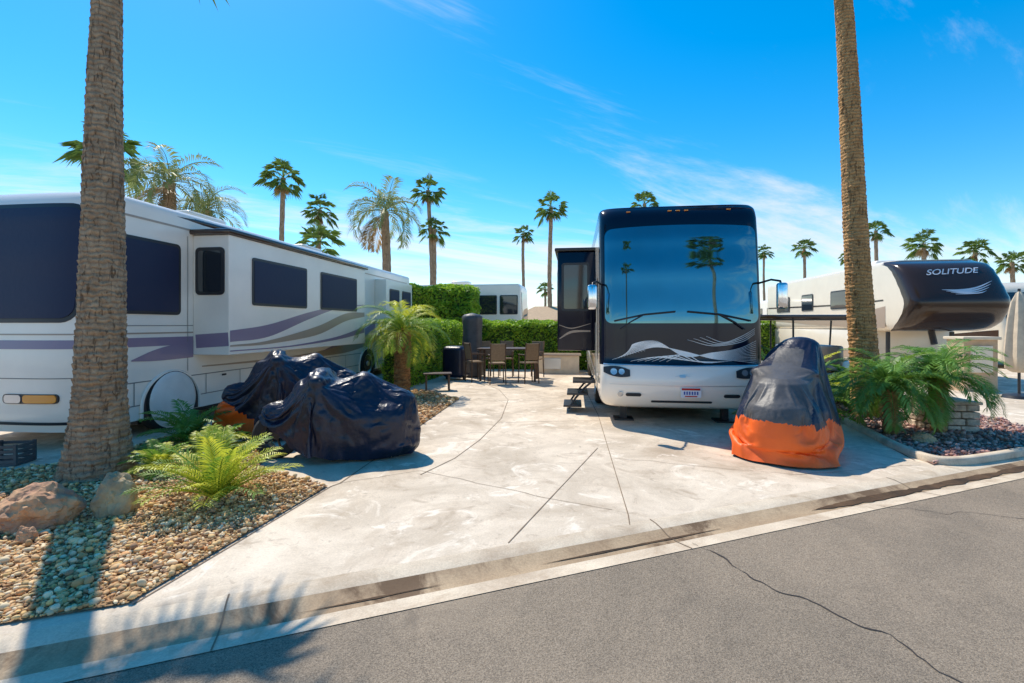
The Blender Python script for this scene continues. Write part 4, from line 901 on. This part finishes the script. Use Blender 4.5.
mb=MB(); mb.box((0,0,.02),(.4,.3,.03),0)
for i in range(4):
    z=.06+i*.06
    for s_ in(-1,1): mb.box((0,s_*.145,z),(.4,.012,.035),0); mb.box((s_*.195,0,z),(.012,.3,.035),0)
for a in(-.19,.19):
    for b in(-.14,.14): mb.box((a,b,.14),(.03,.03,.26),0)
mb.build("basket",['bikegrey'],ub)
def rock(label,loc,s_,seed,mt):
    bv,bf=ico(5); mb=MB(); vs=[]
    for q in bv:
        p=Vector(q); d=1+.35*noise.noise(p*1.2+Vector((seed,0,0)))+.16*noise.noise(p*3+Vector((0,seed,0)))+.07*noise.noise(p*8)+.03*noise.noise(p*20)
        p=p*d; vs.append((p.x*s_[0],p.y*s_[1],max(p.z,-.5)*s_[2]))
    mb.add(vs,[tuple(int(i) for i in f) for f in bf],0); o=mb.build("boulder",[mt],None,loc,smooth=24); tag(o,label,"rock"); return o
rock("rough orange tan boulder on the pebbles",(-4.14,4.18,.12),(.29,.24,.23),4,'rock_red')
rock("pale tan boulder leaning at the palm foot",(-3.66,4.45,.13),(.17,.16,.24),9,'rock_tan')
rock("small dark stone on the pebbles",(-3.9,3.85,.05),(.07,.06,.08),12,'rock_red')
rock("grey boulder on mauve gravel",(6.1,7.1,.06),(.16,.13,.10),13,'rock_tan')
# ------------------------------------------------------------ golf cart
gc=root("golf_cart","white golf cart with long brown canopy behind the palm","golf cart",(6.9,12.1,0),R(-4))
mb=MB(); mb.box((0,0,.42),(2.9,1.2,.34),0,.08,seg=3); mb.box((-1.25,0,.70),(.55,1.15,.45),0,.12,seg=3); mb.box((1.25,0,.68),(.45,1.15,.4),0,.08); mb.build("body",['pearl'],gc,smooth=50)
mb=MB(); mb.box((0,0,1.95),(3.3,1.35,.09),0,.03); mb.box((0,0,1.89),(3.15,1.2,.05),1,.01); mb.build("canopy",['brownpaint','plastic'],gc,smooth=40)
for a in(-1.35,-.1,1.35):
    for b in(-.58,.58):
        mb=MB(); mb.tube([(a,b,.6),(a*1.03,b,1.2),(a*1.06,b,1.92)],.022,6); mb.build("post",['plastic'],gc)
for a in(-.25,.75):
    mb=MB(); mb.box((a,0,.72),(.5,1.1,.14),0,.04); mb.box((a+.28,0,1.0),(.12,1.1,.5),0,.05); mb.build("seat",['taupe'],gc,smooth=50)
mb=MB(); mb.tube([(-.95,-.25,.7),(-.72,-.25,1.05)],.02,6); mb.lathe([(.15,-.012),(.175,0),(.15,.012),(.13,0),(.15,-.012)],(-.7,-.25,1.08),'X',20); mb.build("steering_wheel",['plastic'],gc)
for a in(-1.0,1.0):
    for b in(-.52,.52):
        mb=MB(); mb.lathe([(.001,-.09),(.12,-.09),(.14,-.1),(.23,-.1),(.25,-.06),(.25,.06),(.23,.1),(.14,.1),(.12,.09),(.001,.09)],(0,0,0),'Y',24); mb.build("wheel",['black'],gc,(a,b,.25),smooth=40)
